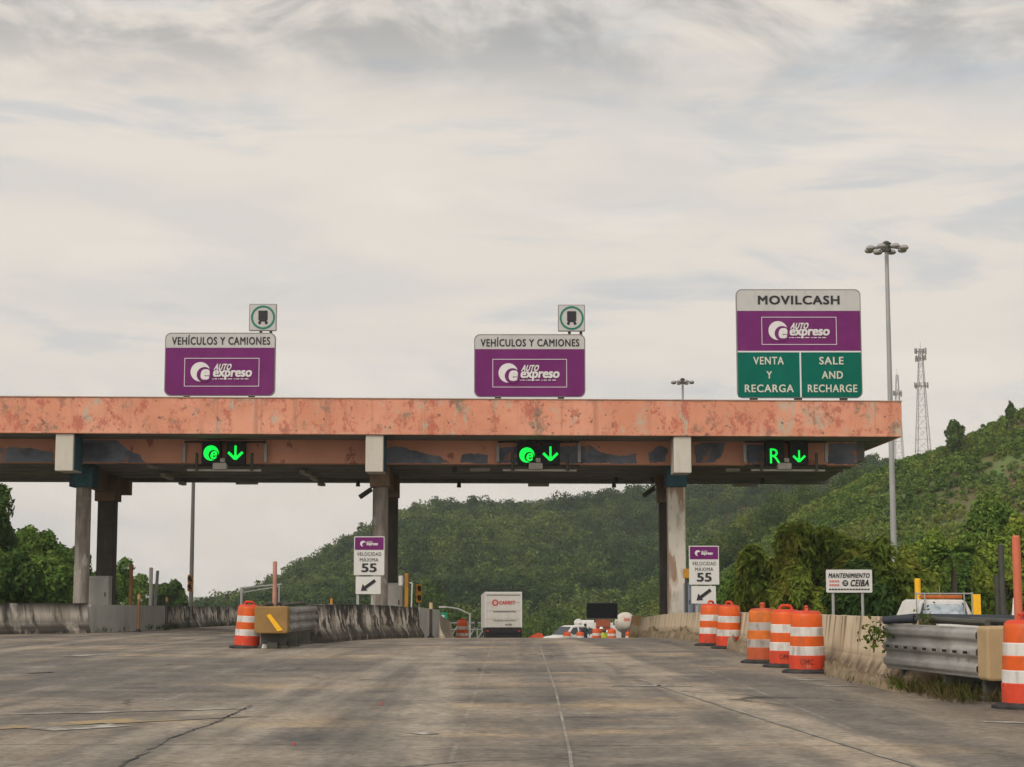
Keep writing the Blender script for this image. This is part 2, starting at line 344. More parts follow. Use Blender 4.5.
# ------------------------------------------------------------------ setting: terrain, road
def grid(name, xs, ys, fn, mat):
    X, Y = np.meshgrid(xs, ys); Z = fn(X, Y); nx, ny = len(xs), len(ys)
    v = np.stack([X, Y, Z], -1).reshape(-1, 3)
    i = np.arange(nx * ny).reshape(ny, nx)
    f = np.stack([i[:-1, :-1], i[:-1, 1:], i[1:, 1:], i[1:, :-1]], -1).reshape(-1, 4)
    return npmesh(name, v, f, mat, smooth=True)
TERR = M('hillside_ground', (.10, .155, .04), .95, .3, .12, layers=[
    dict(col=(.06, .09, .025), scale=.05, lo=.45, hi=.6, amt=.8), dict(col=(.16, .17, .05), scale=.09, lo=.52, hi=.66, amt=.7),
    dict(col=(.16, .10, .06), scale=(.06, .03, .05), lo=.58, hi=.66, amt=.85),
    dict(col=(.13, .08, .045), scale=(.2, .08, .1), lo=.38, hi=.52, amt=.85, ax='X', z=(52, 62, 0, 1))], bump=.6, bscale=1.5)
xs = np.unique(np.concatenate([np.linspace(-1500, -160, 45), np.arange(-160, 210, 3.), np.linspace(210, 1600, 45)]))
ys = np.unique(np.concatenate([np.arange(-40, 300, 2.5), np.arange(300, 660, 8.), np.linspace(660, 2500, 30)]))
struct(grid('terrain', xs, ys, terrain, TERR))

def road_material():
    m = bpy.data.materials.new('worn_roadway'); m.use_nodes = True; nt = m.node_tree; N = nt.nodes; L = nt.links
    bs = N['Principled BSDF']; tc = N.new('ShaderNodeTexCoord')
    sep = N.new('ShaderNodeSeparateXYZ'); L.new(tc.outputs['Object'], sep.inputs[0])
    def noise(scale, detail=5, r=.6, warp=None):
        vm = N.new('ShaderNodeVectorMath'); vm.operation = 'MULTIPLY'; vm.inputs[1].default_value = scale
        L.new(tc.outputs['Object'], vm.inputs[0])
        n = N.new('ShaderNodeTexNoise'); n.inputs['Scale'].default_value = 1; n.inputs['Detail'].default_value = detail; n.inputs['Roughness'].default_value = r
        L.new(vm.outputs[0], n.inputs['Vector']); return n.outputs['Fac']
    def rng(v, a, b, c=0., d=1.):
        r = N.new('ShaderNodeMapRange'); r.interpolation_type = 'SMOOTHSTEP'
        for k, q in zip(('From Min', 'From Max', 'To Min', 'To Max'), (a, b, c, d)): r.inputs[k].default_value = q
        L.new(v, r.inputs['Value']); return r.outputs[0]
    def mth(op, a, b):
        n = N.new('ShaderNodeMath'); n.operation = op
        for i, q in enumerate((a, b)):
            if q is None: continue
            if isinstance(q, (int, float)): n.inputs[i].default_value = q
            else: L.new(q, n.inputs[i])
        return n.outputs[0]
    def mix(cur, col, fac, mode='MIX'):
        x = N.new('ShaderNodeMix'); x.data_type = 'RGBA'; x.blend_type = mode
        if isinstance(fac, float): x.inputs['Factor'].default_value = fac
        else: L.new(fac, x.inputs['Factor'])
        if isinstance(cur, tuple): x.inputs['A'].default_value = (*cur, 1)
        else: L.new(cur, x.inputs['A'])
        x.inputs['B'].default_value = (*col, 1); return x.outputs['Result']
    x, y = sep.outputs['X'], sep.outputs['Y']
    c = mix((.235, .195, .152), (.135, .118, .10), rng(noise((.16, .22, 1), 6, .62), .40, .60))
    c = mix(c, (.34, .255, .16), mth('MULTIPLY', rng(noise((.22, .38, 1), 7, .66), .50, .66), .9))        # tan sandy patches
    c = mix(c, (.10, .092, .083), mth('MULTIPLY', rng(noise((.1, .16, 2.2), 5, .6), .52, .60), .45))
    c = mix(c, (.075, .072, .07), mth('MULTIPLY', rng(noise((.3, .42, 1), 7, .68), .55, .67), .8))          # tar-dark areas
    c = mix(c, (.255, .235, .20), mth('MULTIPLY', rng(noise((.35, .9, 1), 6, .66), .56, .68), .55))                # pale worn streaks
    c = mix(c, (.31, .27, .215), mth('MULTIPLY', rng(noise((.75, .022, 1), 4, .55), .50, .62), .6))           # lanes worn pale
    c = mix(c, (.085, .08, .075), mth('MULTIPLY', rng(noise((.6, .03, 3.7), 5, .6), .53, .66), .65))         # long oil-dark bands
    u = mth('SUBTRACT', mth('ADD', x, mth('MULTIPLY', y, .044)), 3.7)                                        # resurfaced strip edge, right lane
    c = mix(c, (.33, .275, .21), mth('MULTIPLY', mth('MULTIPLY', mth('MULTIPLY', rng(u, -.8, -.45), rng(u, .25, .0)), rng(noise((.5, .25, 5.), 6, .65), .36, .54)), .75))
    c = mix(c, (.10, .092, .083), mth('MULTIPLY', mth('MULTIPLY', mth('MULTIPLY', rng(u, .1, .35), rng(u, 1.7, 1.3)), rng(noise((.5, .2, 7.), 6, .65), .36, .56)), .6))
    c = mix(c, (.10, .095, .088), mth('MULTIPLY', mth('MULTIPLY', mth('MULTIPLY', rng(x, -3., -5.), mth('MULTIPLY', rng(y, 19, 22.5), rng(y, 38, 33))), rng(noise((.25, .3, 9.), 6, .65), .34, .54)), .7))   # older dark patch
    c = mix(c, (.12, .093, .068), mth('MULTIPLY', mth('MULTIPLY', rng(x, 3.9, 4.7), rng(noise((.5, .4, 4.), 6, .65), .3, .5)), .6))                                                  # silt along the kerb side
    # wheel tracks along the lanes
    wob = mth('MULTIPLY', mth('SUBTRACT', noise((.05, .05, 1), 2), .5), 1.6)
    tr = mth('SINE', mth('MULTIPLY', mth('ADD', x, wob), 3.5), None)
    c = mix(c, (.10, .09, .08), mth('MULTIPLY', mth('MULTIPLY', rng(tr, .1, 1.), rng(noise((.3, .06, 1), 4), .42, .6)), .55))
    # slab joints
    jx = mth('ABSOLUTE', mth('SUBTRACT', mth('FRACT', mth('DIVIDE', mth('ADD', x, 20.6), 3.66), None), .5), None)
    jy = mth('ABSOLUTE', mth('SUBTRACT', mth('FRACT', mth('DIVIDE', mth('ADD', y, mth('MULTIPLY', x, .02)), 6.1), None), .5), None)
    brk = rng(noise((1.5, 1.5, 1), 3), .42, .55)
    c = mix(c, (.33, .30, .25), mth('MULTIPLY', mth('MULTIPLY', rng(jx, .008, .003), brk), .3))
    c = mix(c, (.06, .055, .05), mth('MULTIPLY', mth('MULTIPLY', rng(jy, .008, .002), brk), .75))
    # cracks
    v = N.new('ShaderNodeTexVoronoi'); v.feature = 'DISTANCE_TO_EDGE'; v.inputs['Scale'].default_value = .34
    wv = N.new('ShaderNodeVectorMath'); wv.operation = 'ADD'; L.new(tc.outputs['Object'], wv.inputs[0])
    nn = N.new('ShaderNodeTexNoise'); nn.inputs['Scale'].default_value = .9; nn.inputs['Detail'].default_value = 5; L.new(tc.outputs['Object'], nn.inputs['Vector'])
    L.new(nn.outputs['Color'], wv.inputs[1]); L.new(wv.outputs[0], v.inputs['Vector'])
    c = mix(c, (.035, .032, .03), mth('MULTIPLY', mth('MULTIPLY', rng(v.outputs['Distance'], .02, .006), rng(noise((.13, .13, 1), 2), .52, .6)), .8))
    # fine aggregate speckle
    sp = noise((9, 9, 9), 6, .75)
    g = N.new('ShaderNodeMix'); g.data_type = 'RGBA'; g.blend_type = 'MULTIPLY'; g.inputs['Factor'].default_value = 1
    L.new(c, g.inputs['A']); L.new(rng(sp, .3, .7, .68, 1.3), g.inputs['B'])
    g2 = N.new('ShaderNodeMix'); g2.data_type = 'RGBA'; g2.blend_type = 'MULTIPLY'; g2.inputs['Factor'].default_value = 1
    L.new(g.outputs['Result'], g2.inputs['A']); L.new(rng(noise((1.6, .8, 1), 6, .7), .3, .7, .78, 1.22), g2.inputs['B'])
    L.new(g2.outputs['Result'], bs.inputs['Base Color'])
    bs.inputs['Roughness'].default_value = .82; bs.inputs['Specular IOR Level'].default_value = .25
    bp = N.new('ShaderNodeBump'); bp.inputs['Strength'].default_value = .5; bp.inputs['Distance'].default_value = .02
    L.new(sp, bp.inputs['Height']); L.new(bp.outputs[0], bs.inputs['Normal'])
    return m
struct(grid('road', np.arange(-24, 15.01, .5), np.arange(-20, 270, 1.), lambda X, Y: roadz(X, Y), road_material()))

PAINTW = M('worn_white_line', (.42, .40, .36), .8, .1, 2, layers=[dict(col=(.17, .15, .125), scale=(2.2, 2.2, 1), lo=.42, hi=.52, amt=.97, detail=8, r=.72)])
PAINTF = M('nearly_gone_line', (.29, .265, .225), .8, .1, 2, layers=[dict(col=(.17, .15, .125), scale=(1.2, 1.2, 1), lo=.40, hi=.56, amt=.97, detail=8, r=.72)])
PAINTY = M('worn_yellow_line', (.33, .24, .12), .8, .15, 2, layers=[dict(col=(.17, .15, .125), scale=(1.6, 1.6, 1), lo=.42, hi=.53, amt=.97, detail=8, r=.72)])
TAR = M('tar_crack_filler', (.03, .029, .028), .7, .2, 3, layers=[dict(col=(.14, .12, .1), scale=(2, 2, 1), lo=.44, hi=.54, amt=.95, detail=6)])
def strip(name, pts, w, mat, n=24, jit=0.):
    mb = MB(); P = []
    for (a, b) in zip(pts, pts[1:]):
        for k in range(n): t = k / n; P.append((a[0] + (b[0] - a[0]) * t, a[1] + (b[1] - a[1]) * t))
    P.append(pts[-1]); P = [(p[0] + random.uniform(-jit, jit), p[1] + random.uniform(-jit, jit)) for p in P]; vs = []
    for i, p in enumerate(P):
        q0, q1 = P[max(0, i - 1)], P[min(len(P) - 1, i + 1)]; dx, dy = q1[0] - q0[0], q1[1] - q0[1]; l = math.hypot(dx, dy) or 1
        for sgn in (1, -1):
            x, y = p[0] - dy / l * w / 2 * sgn, p[1] + dx / l * w / 2 * sgn; vs.append((x, y, rz(x, y) + .006))
    mb.add(vs, [(2 * i, 2 * i + 1, 2 * i + 3, 2 * i + 2) for i in range(len(P) - 1)])
    o = mb.build(name, mat, raw=True)
    return struct(o)
def G(px, py):  # ground point seen there on the flat apron
    Y = 1.3 * F / (py - HZ)
    return (Xp(px, Y, py), Y)
strip('road_marking', [G(-40, 713), G(100, 710), G(250, 706)], .16, PAINTW, jit=.01)
strip('road_marking', [G(40, 727), G(118, 722)], .5, PAINTW)
strip('road_marking', [G(-30, 726), G(240, 713)], .5, PAINTY)
strip('road_marking', [G(610, 684), G(692, 684)], .22, PAINTW)
strip('road_marking', [G(815, 683.5), G(862, 685)], .16, PAINTW)
strip('road_marking', [G(790, 678), G(830, 679)], .12, PAINTW)
strip('road_marking', [G(985, 719), G(1040, 721)], .16, PAINTW)
strip('road_marking', [G(640, 678), G(700, 697), G(960, 776)], .06, PAINTF, jit=.01)
strip('road_marking', [G(540, 645), G(556, 690), G(570, 750), G(575, 790)], .03, PAINTF)
strip('road_marking', [G(415, 731), G(432, 730)], .3, PAINTW)
strip('road_marking', [G(70, 655), G(110, 653)], .5, PAINTW)
strip('crack_filler', [G(252, 703), G(215, 720), G(170, 735), G(110, 768)], .03, TAR, jit=.02)
strip('crack_filler', [G(30, 672), G(52, 671)], .12, TAR, jit=.03)

# ------------------------------------------------------------------ toll plaza roof
D0 = 60.0
toll = thing('toll_canopy', 'long peeling orange toll plaza roof on concrete columns across the road', 'toll canopy', (0, D0, 0))
SL = .05
def S(x, ly, z): return (x, ly + SL * x, z)
def slab(mb, xa, xb, ly0, ly1, z0, z1, xb1=None, mi=0):
    xb1 = xb if xb1 is None else xb1
    p = [S(xa, ly0, z0), S(xb, ly0, z0), S(xb1, ly1, z0), S(xa, ly1, z0)] + [S(xa, ly0, z1), S(xb, ly0, z1), S(xb1, ly1, z1), S(xa, ly1, z1)]
    mb.hexa(p, mi)
XR = Xp(902, 60.66, 420)
mb = MB(); slab(mb, -28, XR, 0, .16, 6.5, 7.71); slab(mb, XR - .12, XR, .16, 14.3, 6.5, 7.71); slab(mb, -28, XR, 14.3, 14.6, 6.5, 7.71)
fas = mb.build('roof_fascia', FASC, toll, bevel=.025)
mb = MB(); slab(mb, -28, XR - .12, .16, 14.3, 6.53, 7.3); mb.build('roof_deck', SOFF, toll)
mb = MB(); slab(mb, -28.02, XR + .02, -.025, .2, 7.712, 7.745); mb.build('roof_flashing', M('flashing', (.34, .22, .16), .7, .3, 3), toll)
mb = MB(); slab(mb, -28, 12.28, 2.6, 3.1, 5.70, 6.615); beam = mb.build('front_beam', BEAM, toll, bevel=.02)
PATCH = M('patch_blue_grey', (.17, .185, .225), .8, .25, 1.2, layers=[dict(col=(.08, .09, .12), scale=(.9, .9, 1.2), lo=.45, hi=.62, amt=.8), dict(col=(.42, .19, .12), scale=(2.2, 2.2, 1.6), lo=.60, hi=.64, amt=.8)], bump=.2, bscale=8)
def ragged(px, Y, y_local, mb):
    P = []
    for (a, b), (c, d) in zip(px, px[1:] + px[:1]):
        n = max(1, int(math.hypot(c - a, d - b) / 3))
        for k in range(n):
            t = k / n; j = .9 if k else .3
            w = W(a + (c - a) * t + random.uniform(-j, j), b + (d - b) * t + random.uniform(-j, j), Y); P.append((w.x, w.z))
    n = len(P); c = (sum(p[0] for p in P) / n, sum(p[1] for p in P) / n)
    zz = lambda p: min(max(p[1], 5.715), 6.49)
    vs = [(p[0], y_local + SL * p[0], zz(p)) for p in P] + [(p[0], y_local + .004 + SL * p[0], zz(p)) for p in P]
    mb.add(vs, [tuple(range(n)), tuple(range(2 * n - 1, n - 1, -1))] + [(k, k + n, (k + 1) % n + n, (k + 1) % n) for k in range(n)])
for pl in ([(-8, 450), (10, 447), (35, 449), (53, 452), (53, 464), (-8, 464)], [(79, 440), (90, 438), (105, 438), (119, 442), (128, 450), (140, 455), (146, 464), (79, 464)],
           [(386, 449), (395, 446), (420, 452), (440, 456), (450, 463), (386, 464)], [(462, 455), (478, 453), (488, 455), (488, 464), (460, 463)],
           [(497, 448), (520, 446), (560, 447), (590, 445), (600, 452), (620, 456), (637, 453), (637, 463), (497, 463)], [(648, 453), (660, 446), (668, 449), (665, 462), (650, 463)],
           [(694, 446), (705, 441), (726, 442), (722, 455), (716, 462), (696, 463)], [(744, 445), (766, 444), (770, 464), (748, 464)], [(829, 443), (858, 443), (858, 464), (827, 464)]):
    cx = sum(p[0] for p in pl) / len(pl); Yb_ = 62.6 + SL * Xp(cx, 62.6)
    mb = MB(); ragged(pl, Yb_, 2.594, mb); mb.build('paint_patch', PATCH, beam)
mb = MB()
for k, ly in enumerate((3.6, 5.4, 7.2, 9.0, 10.8)):
    slab(mb, -28, 12.5 + k * .08, ly, ly + .35, 5.78, 6.615)
slab(mb, -28, 13.05, 12.6, 13.4, 5.66, 6.615)
for x in np.arange(-26, 12.5, 2.4): slab(mb, x, x + .25, 3.1, 12.6, 5.9, 6.615)
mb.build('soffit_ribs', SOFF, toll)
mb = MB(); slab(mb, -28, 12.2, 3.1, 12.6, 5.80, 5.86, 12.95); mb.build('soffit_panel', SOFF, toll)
# white hanging brackets at the column lines
for px in (64.5, 374.5, 682.5):
    x = Xp(px, 60.15 + SL * Xp(px, 60), 455); mb = MB(); slab(mb, x - .3, x + .3, .1, 1.35, 5.25, 6.495)
    b = mb.build('bracket', BRKT, toll, bevel=.03)
    mb = MB(); slab(mb, x + .3, x + .325, .2, 1.3, 5.3, 6.48); mb.build('bracket_side', TEAL, b)
for (xa, za) in ((64.5, 0), (374.5, 0), (682.5, 0)):
    x = Xp(xa, 61, 455); mb = MB(); slab(mb, x - .22, x + .22, 1.35, 2.6, 5.45, 6.4); mb.build('bracket_arm', SOFF, toll)
def column(px, Y, half, mat, shape, ztop, capmat, caph, capw):
    ly = Y - D0; x = Xp(px, Y, 560); mb = MB()
    if shape == 'round':
        mb.tube((x, ly, -1.2), (x, ly, ztop), half, half * .97, 20)
        for z in (1.4, 2.6, 3.8): mb.tube((x, ly, z), (x, ly, z + .03), half * 1.012, half * 1.012, 20)
    else:
        mb.b2((x - half, ly - half, -1.2), (x + half, ly + half, ztop))
    c = mb.build('column', mat, toll, smooth=(shape == 'round'), bevel=0 if shape == 'round' else .03)
    mb = MB(); mb.b2((x - capw, ly - capw * 1.2, ztop), (x + capw, ly + capw * 1.2, ztop + caph)); mb.build('column_head', capmat, c, bevel=.02)
column(82, 64.3, .28, CONC, 'round', 4.98, TEAL, .8, .42)
column(380, 64.3, .29, CONC, 'round', 4.98, TIMB, .8, .36)
column(676.5, 64.3, .31, CONW, 'square', 4.98, TEAL, .8, .36)
column(106.5, 70, .33, DKCOL, 'square', 4.75, TIMB, 1.0, .42)
column(389.5, 70, .31, DKCOL, 'square', 4.9, TIMB, .9, .36)
column(667.5, 70, .31, DKCOL, 'square', 4.7, TIMB, 1.1, .38)
# cross heads running back between the paired columns
for a, b in ((82, 106.5), (380, 389.5), (676.5, 667.5)):
    xa, xb = Xp(a, 64.3, 490), Xp(b, 70, 490); mb = MB()
    mb.hexa([(xa - .2, 4.7, 5.1), (xa + .2, 4.7, 5.1), (xb + .2, 9.6, 5.1), (xb - .2, 9.6, 5.1), (xa - .2, 4.7, 5.8), (xa + .2, 4.7, 5.8), (xb + .2, 9.6, 5.8), (xb - .2, 9.6, 5.8)])
    mb.build('cross_head', TIMB, toll)
x = Xp(123, 71, 488); mb = MB(); mb.b2((x - .35, 10.5, 5.05), (x + .35, 11.1, 5.62)); mb.build('stub_beam', TIMB, toll, bevel=.02)
# lamps, pipes and cameras under the roof
LAMPG = M('soffit_lamp_grey', (.36, .34, .31), .6, .15, 3)
for (px0, py0, Y0, px1, py1, Y1) in ((150, 466, 63.5, 156, 467, 64.2), (163, 475, 67, 171, 478, 69), (181, 483, 71.5, 184, 484, 72.3),
                                     (302, 471, 65.5, 309, 475, 67.5), (312, 477, 68.5, 316, 480, 70), (320, 484, 71.8, 323, 485, 72.3),
                                     (470, 469.5, 64, 490, 469.5, 64), (528, 485, 72.8, 549, 485, 72.8), (236, 483, 72.8, 258, 483, 72.8), (733, 485, 73, 757, 485, 73),
                                     (728, 470, 64, 738, 470, 64)):
    a, b = W(px0, py0, Y0), W(px1, py1, Y1); a.y -= D0; b.y -= D0
    d = (b - a); mb = MB(); mid = (a + b) / 2
    mb.box(mid, (max(d.length, .5), .22, .12), math.atan2(d.y, d.x))
    mb.build('soffit_lamp', LAMPG, toll, bevel=.02)
for px, py, Y in ((358, 484, 72), (459, 485, 72), (455, 470, 64), (614, 485, 72), (616, 480, 70), (652, 480, 70), (763, 481, 70)):
    mb = MB(); a = W(px, py, Y); mb.tube((a.x, a.y - D0, a.z - .1), (a.x, a.y - D0, a.z + .12), .09, .07, 8)
    mb.build('soffit_fitting', DKSTEEL, toll)
for px, py, Y, sg in ((366, 493, 65, -1), (649, 492, 68, -1)):
    a = W(px, py, Y); a.y -= D0; mb = MB(); mb.tube((a.x - .22, a.y - .1, a.z - .16), (a.x + .2, a.y, a.z + .14), .09, .09, 8); mb.tube((a.x + .1, a.y, a.z + .05), (a.x + .3, a.y, a.z + .35), .03, .03, 6)
    mb.build('camera', DKSTEEL, toll)

# ------------------------------------------------------------------ signs on the roof
def logo(sg, root, x0, y0, x1, y1, ex, ey, er, ax0, ax1, y, bg=PURP):
    k = er / 10.0
    mb = MB()
    t = .55
    for a in ((x0, y0, x1, y0 + t), (x0, y1 - t, x1, y1), (x0, y0 + t, x0 + t, y1 - t), (x1 - t, y0 + t, x1, y1 - t)):
        sg.rr(mb, *a, 0, y - .012, y + .01)
    mb.build('logo_frame', LOGOW, root)
    mb = MB(); sg.disc(mb, ex, ey, er, y - .012, y + .01); e = mb.build('emblem', LOGOW, root)
    mb = MB(); sg.disc(mb, ex + 4.3 * k, ey + 3.0 * k, 7.9 * k, y - .024, y - .010); mb.build('emblem_inner', bg, e)
    mb = MB(); sg.tx(mb, 'e', ex - .2 * k, ey - 2.6 * k, ex + 10.3 * k, ey + 8.2 * k, y - .030, .05, .12)
    mb.build('emblem_letter', LOGOW, e, raw=True)
    mb = MB(); w = ax1 - ax0
    sg.tx(mb, 'AUTO', ax0 + .03 * w, ey - 8.2 * k, ax0 + .50 * w, ey - 1.6 * k, y - .02, .045, .3)
    sg.tx(mb, 'expreso', ax0, ey - 1.6 * k, ax1, ey + 8.2 * k, y - .022, .034, .12)
    u = ax0
    for fr in (.05, .07, .04, .10, .06, .12, .05, .09, .08, .11):
        sg.rr(mb, u, ey + 6.9 * k + (0 if fr > .05 else .2), u + fr * w * .86, ey + 7.7 * k, 0, y - .016, y - .002); u += fr * w * 1.22
    mb.build('logo_lettering', LOGOW, root, raw=False)

def lane_sign(px0, px1, top, mid, bot, Y, label, txt, texty, lg):
    xc = (px0 + px1) / 2; b = W(xc + (1.3 if xc > 700 else -.6 if xc < 300 else 0), bot, Y)
    root = thing('toll_sign', label, 'road sign', b); sg = Sg(root, xc, bot, Y)
    mb = MB(); sg.rr(mb, px0 - .5, top - .6, px1 + .5, bot + .4, 6, 0, .10); mb.build('panel', M('sign_edge', (.2, .19, .18), .6, .1), root)
    mb = MB(); sg.rr(mb, px0 + .5, top + .6, px1 - .5, mid, (0, 0, 5.4, 5.4), -.015, .02); mb.build('header', SIGNGREY, root)
    mb = MB(); sg.tx(mb, txt, *texty, -.03, .02 if 'CAM' in txt else .03); mb.build('lettering', BLK, root, raw=True)
    return root, sg
def legs(sg, root, xs_, y0, y1, w=3.2):
    for px in xs_:
        mb = MB(); sg.rr(mb, px - w, y0, px + w, y1, 0, .03, .09); mb.build('leg', DKSTEEL, root)

Ya = 60.55 + SL * Xp(220, 60, 365)
rA, sA = lane_sign(165, 275, 333, 347.6, 395.4, Ya, 'purple toll sign with grey VEHÍCULOS Y CAMIONES header, leftmost on the orange roof', 'VEHÍCULOS Y CAMIONES', (171.5, 334.8, 270, 344.7), None)
mb = MB(); sA.rr(mb, 165.5, 347.6, 274.5, 395, (6, 6, 0, 0), -.012, .02); mb.build('face', PURP, rA)
logo(sA, rA, 184.5, 358, 259.5, 386.5, 200.6, 371.8, 9.8, 212.6, 252.8, -.014)
legs(sA, rA, (187, 252), 395.6, 398.4)
Yb = 60.55 + SL * Xp(530, 60, 365)
rB, sB = lane_sign(474.5, 585, 334.5, 349, 396.6, Yb, 'purple toll sign with grey VEHÍCULOS Y CAMIONES header, above the middle lane', 'VEHÍCULOS Y CAMIONES', (480.5, 337, 579.5, 346.4), None)
mb = MB(); sB.rr(mb, 475, 349, 584.5, 396.2, (6, 6, 0, 0), -.012, .02); mb.build('face', PURP, rB)
logo(sB, rB, 492.5, 359, 567, 387.4, 508.3, 373, 9.8, 519.8, 560, -.014)
legs(sB, rB, (498, 561), 396.8, 400)
for o in (rA, rB): o['group'] = 'vehicle and truck lane signs on the roof'
Yc = 60.55 + SL * Xp(799, 60, 345)
rC, sC = lane_sign(736.5, 861, 289, 310.4, 397.6, Yc, 'tall MOVILCASH toll sign with purple and green panels at roof end', 'MOVILCASH', (758, 295, 840.2, 304), None)
mb = MB(); sC.rr(mb, 737, 310.4, 860.5, 350.8, 0, -.012, .02); mb.build('purple_panel', PURP, rC)
mb = MB(); sC.rr(mb, 737, 350.8, 860.5, 352.2, 0, -.014, .02); sC.rr(mb, 798.9, 352.2, 800.4, 397.2, 0, -.014, .02); mb.build('divider', LOGOW, rC)
mb = MB(); sC.rr(mb, 737, 352.2, 798.9, 397.2, (0, 0, 0, 0), -.012, .02)
sC.rr(mb, 800.4, 352.2, 860.5, 397.2, (0, 6, 0, 0), -.012, .02); mb.build('green_panel', SGREEN, rC)
logo(sC, rC, 761.3, 316.6, 836.6, 344.6, 777.8, 330.4, 9.6, 788.6, 830, -.014)
for st, a in (('VENTA', (752.5, 356.8, 783, 364.6)), ('Y', (765.5, 371.2, 771, 378.8)), ('RECARGA', (743.5, 384.6, 792.5, 392.4)),
              ('SALE', (818.5, 356.8, 843, 364.6)), ('AND', (820.8, 371.2, 842, 378.8)), ('RECHARGE', (806.5, 384.6, 856, 392.4))):
    mb = MB(); sC.tx(mb, st, *a, -.03, .02)
    mb.build('panel_lettering', M('letter_cream', (.52, .52, .44), .5, .05), rC, raw=True)
legs(sC, rC, (752.5, 797, 842.5), 397.9, 402, 4)
# little truck pictogram signs
def truck_sign(x0, y0, x1, y1, Y, base, label, lx):
    xc = (x0 + x1) / 2; root = thing('truck_symbol_sign', label, 'road sign', W(xc, base, Y), group='truck symbol signs on the roof'); sg = Sg(root, xc, base, Y)
    mb = MB(); sg.rr(mb, x0, y0, x1, y1, .8, -.03, .05); mb.build('panel', M('sign_edge', (.2, .19, .18)), root)
    mb = MB(); sg.rr(mb, x0 + .8, y0 + .8, x1 - .8, y1 - .8, .5, -.042, -.02); mb.build('face', SIGNGREY, root)
    cx, cy = xc + .2, (y0 + y1) / 2
    mb = MB(); sg.ring(mb, cx, cy, 10.1, 12.0, -.055, -.03); mb.build('green_ring', M('ring_green', (.005, .15, .10), .5), root)
    mb = MB(); sg.rr(mb, cx - 4.6, cy - 6.8, cx + 4.6, cy + 3.2, .8, -.055, -.03); sg.rr(mb, cx - 3.6, cy + 3.2, cx + 3.6, cy + 4.2, 0, -.055, -.03)
    sg.disc(mb, cx - 3.3, cy + 5.4, 1.5, -.055, -.03); sg.disc(mb, cx + 3.3, cy + 5.4, 1.5, -.055, -.03); mb.build('truck_symbol', BLK, root)
    for px in lx:
        mb = MB(); a = sg.x(px); mb.tube((a, .09, sg.z(base + 6)), (a, .09, sg.z(y0 + 5)), .05, .05, 8); mb.build('post', DKSTEEL, root)
truck_sign(249, 304, 276.5, 331, Ya + .03, 333, 'square green-ringed truck symbol sign standing above the leftmost purple sign', (260.5, 270.5))
truck_sign(558, 304.8, 585, 331.5, Yb + .03, 334.5, 'square green-ringed truck symbol sign standing above the middle purple sign', (569.5, 581))

# ------------------------------------------------------------------ lane signals under the roof
LED = M('green_led', (.0, .85, .07), .5, .05, 30, emit=1.05)
def arrow(sg, mb, cx, cy, k, y):
    sg.line(mb, cx, cy - 7.5 * k, cx, cy + 5 * k, 2.0 * k, y - .01, y + .01)
    for q in (-1, 1): sg.line(mb, cx, cy + 6.2 * k, cx + q * 7.2 * k, cy - .8 * k, 2.5 * k, y - .012 - .002 * q, y + .01)
def signal(cx, dx, ya, yb, Y, kind, label, kk):
    base = 470; root = thing('lane_signal', label, 'lane signal', W(cx, base, Y), group='lane signals under the roof'); sg = Sg(root, cx, base, Y)
    c1, c2 = cx - dx, cx + dx
    for c, w in ((c1, 9.4), (c2, 9.4)):
        mb = MB(); sg.rr(mb, c - w, 441, c + w, 464.5, 1, 0, .3); h = mb.build('signal_head', M('signal_black', (.012, .013, .015), .7, .2), root)
    mb = MB()
    if kind == 'e':
        sg.disc(mb, c1, ya, 7.6, -.02, .01); s1 = mb.build('lit_disc', LED, root)
        mb = MB(); sg.disc(mb, c1 + 2.4, ya + 1.9, 4.9, -.034, -.015); d1 = mb.build('dark_disc', BLK, s1)
        mb = MB(); sg.tx(mb, 'e', c1 - 1.0, ya - 1.8, c1 + 6.6, ya + 5.9, -.045, .02, .15); mb.build('lit_letter', LED, d1, raw=True)
        mb = MB()
    else:
        sg.tx(mb, 'R', c1 - 5.2, ya - 7.4, c1 + 5.2, ya + 7.4, -.028, .0); mb.build('lit_letter', LED, root, raw=True); mb = MB()
    arrow(sg, mb, c2, yb, kk, -.02); mb.build('lit_arrow', LED, root)
    mb = MB()   # pipe frame
    x0, x1 = cx - 26, cx + 29
    for yy in (441, 464.8): mb.tube((sg.x(cx - 41), .36, sg.z(yy)), (sg.x(cx + 41), .36, sg.z(yy)), .035, .035, 6)
    for px in (x0, x1): mb.tube((sg.x(px), -.05, sg.z(453)), (sg.x(px), -.05, sg.z(471)), .055, .055, 6)
    mb.tube((sg.x(x0), -.05, sg.z(464.5)), (sg.x(x0), .36, sg.z(464.5)), .03, .03, 6); mb.tube((sg.x(x1), -.05, sg.z(464.5)), (sg.x(x1), .36, sg.z(464.5)), .03, .03, 6)
    mb.build('pipe_frame', DKSTEEL, root)
    for px in (cx - 41, cx + 41):
        mb = MB(); sg.rr(mb, px - 1.5, 443, px + 1.5, 461.5, .4, .3, .45); mb.build('hanger', STEEL, root)
    mb = MB(); mb.tube((sg.x(cx - 36), .05, sg.z(470)), (sg.x(cx + 38), .05, sg.z(470.4)), .04, .04, 8); mb.build('lower_pipe', LAMPG, root)
    mb = MB(); sg.rr(mb, cx - 10, 463, cx + 4, 469.5, 1.5, -.12, .25); sg.rr(mb, cx - 3, 458, cx + 2, 462.5, .8, -.05, .2); mb.build('sensor_box', LAMPG, root, bevel=.02)
signal(223, 12.2, 453, 453, 61.6, 'e', 'paired lane signal with lit green disc and arrow, left lane', 1.0)
signal(538.7, 11.8, 455, 454, 62.1, 'e', 'paired lane signal with lit green disc and arrow, middle lane', 1.0)
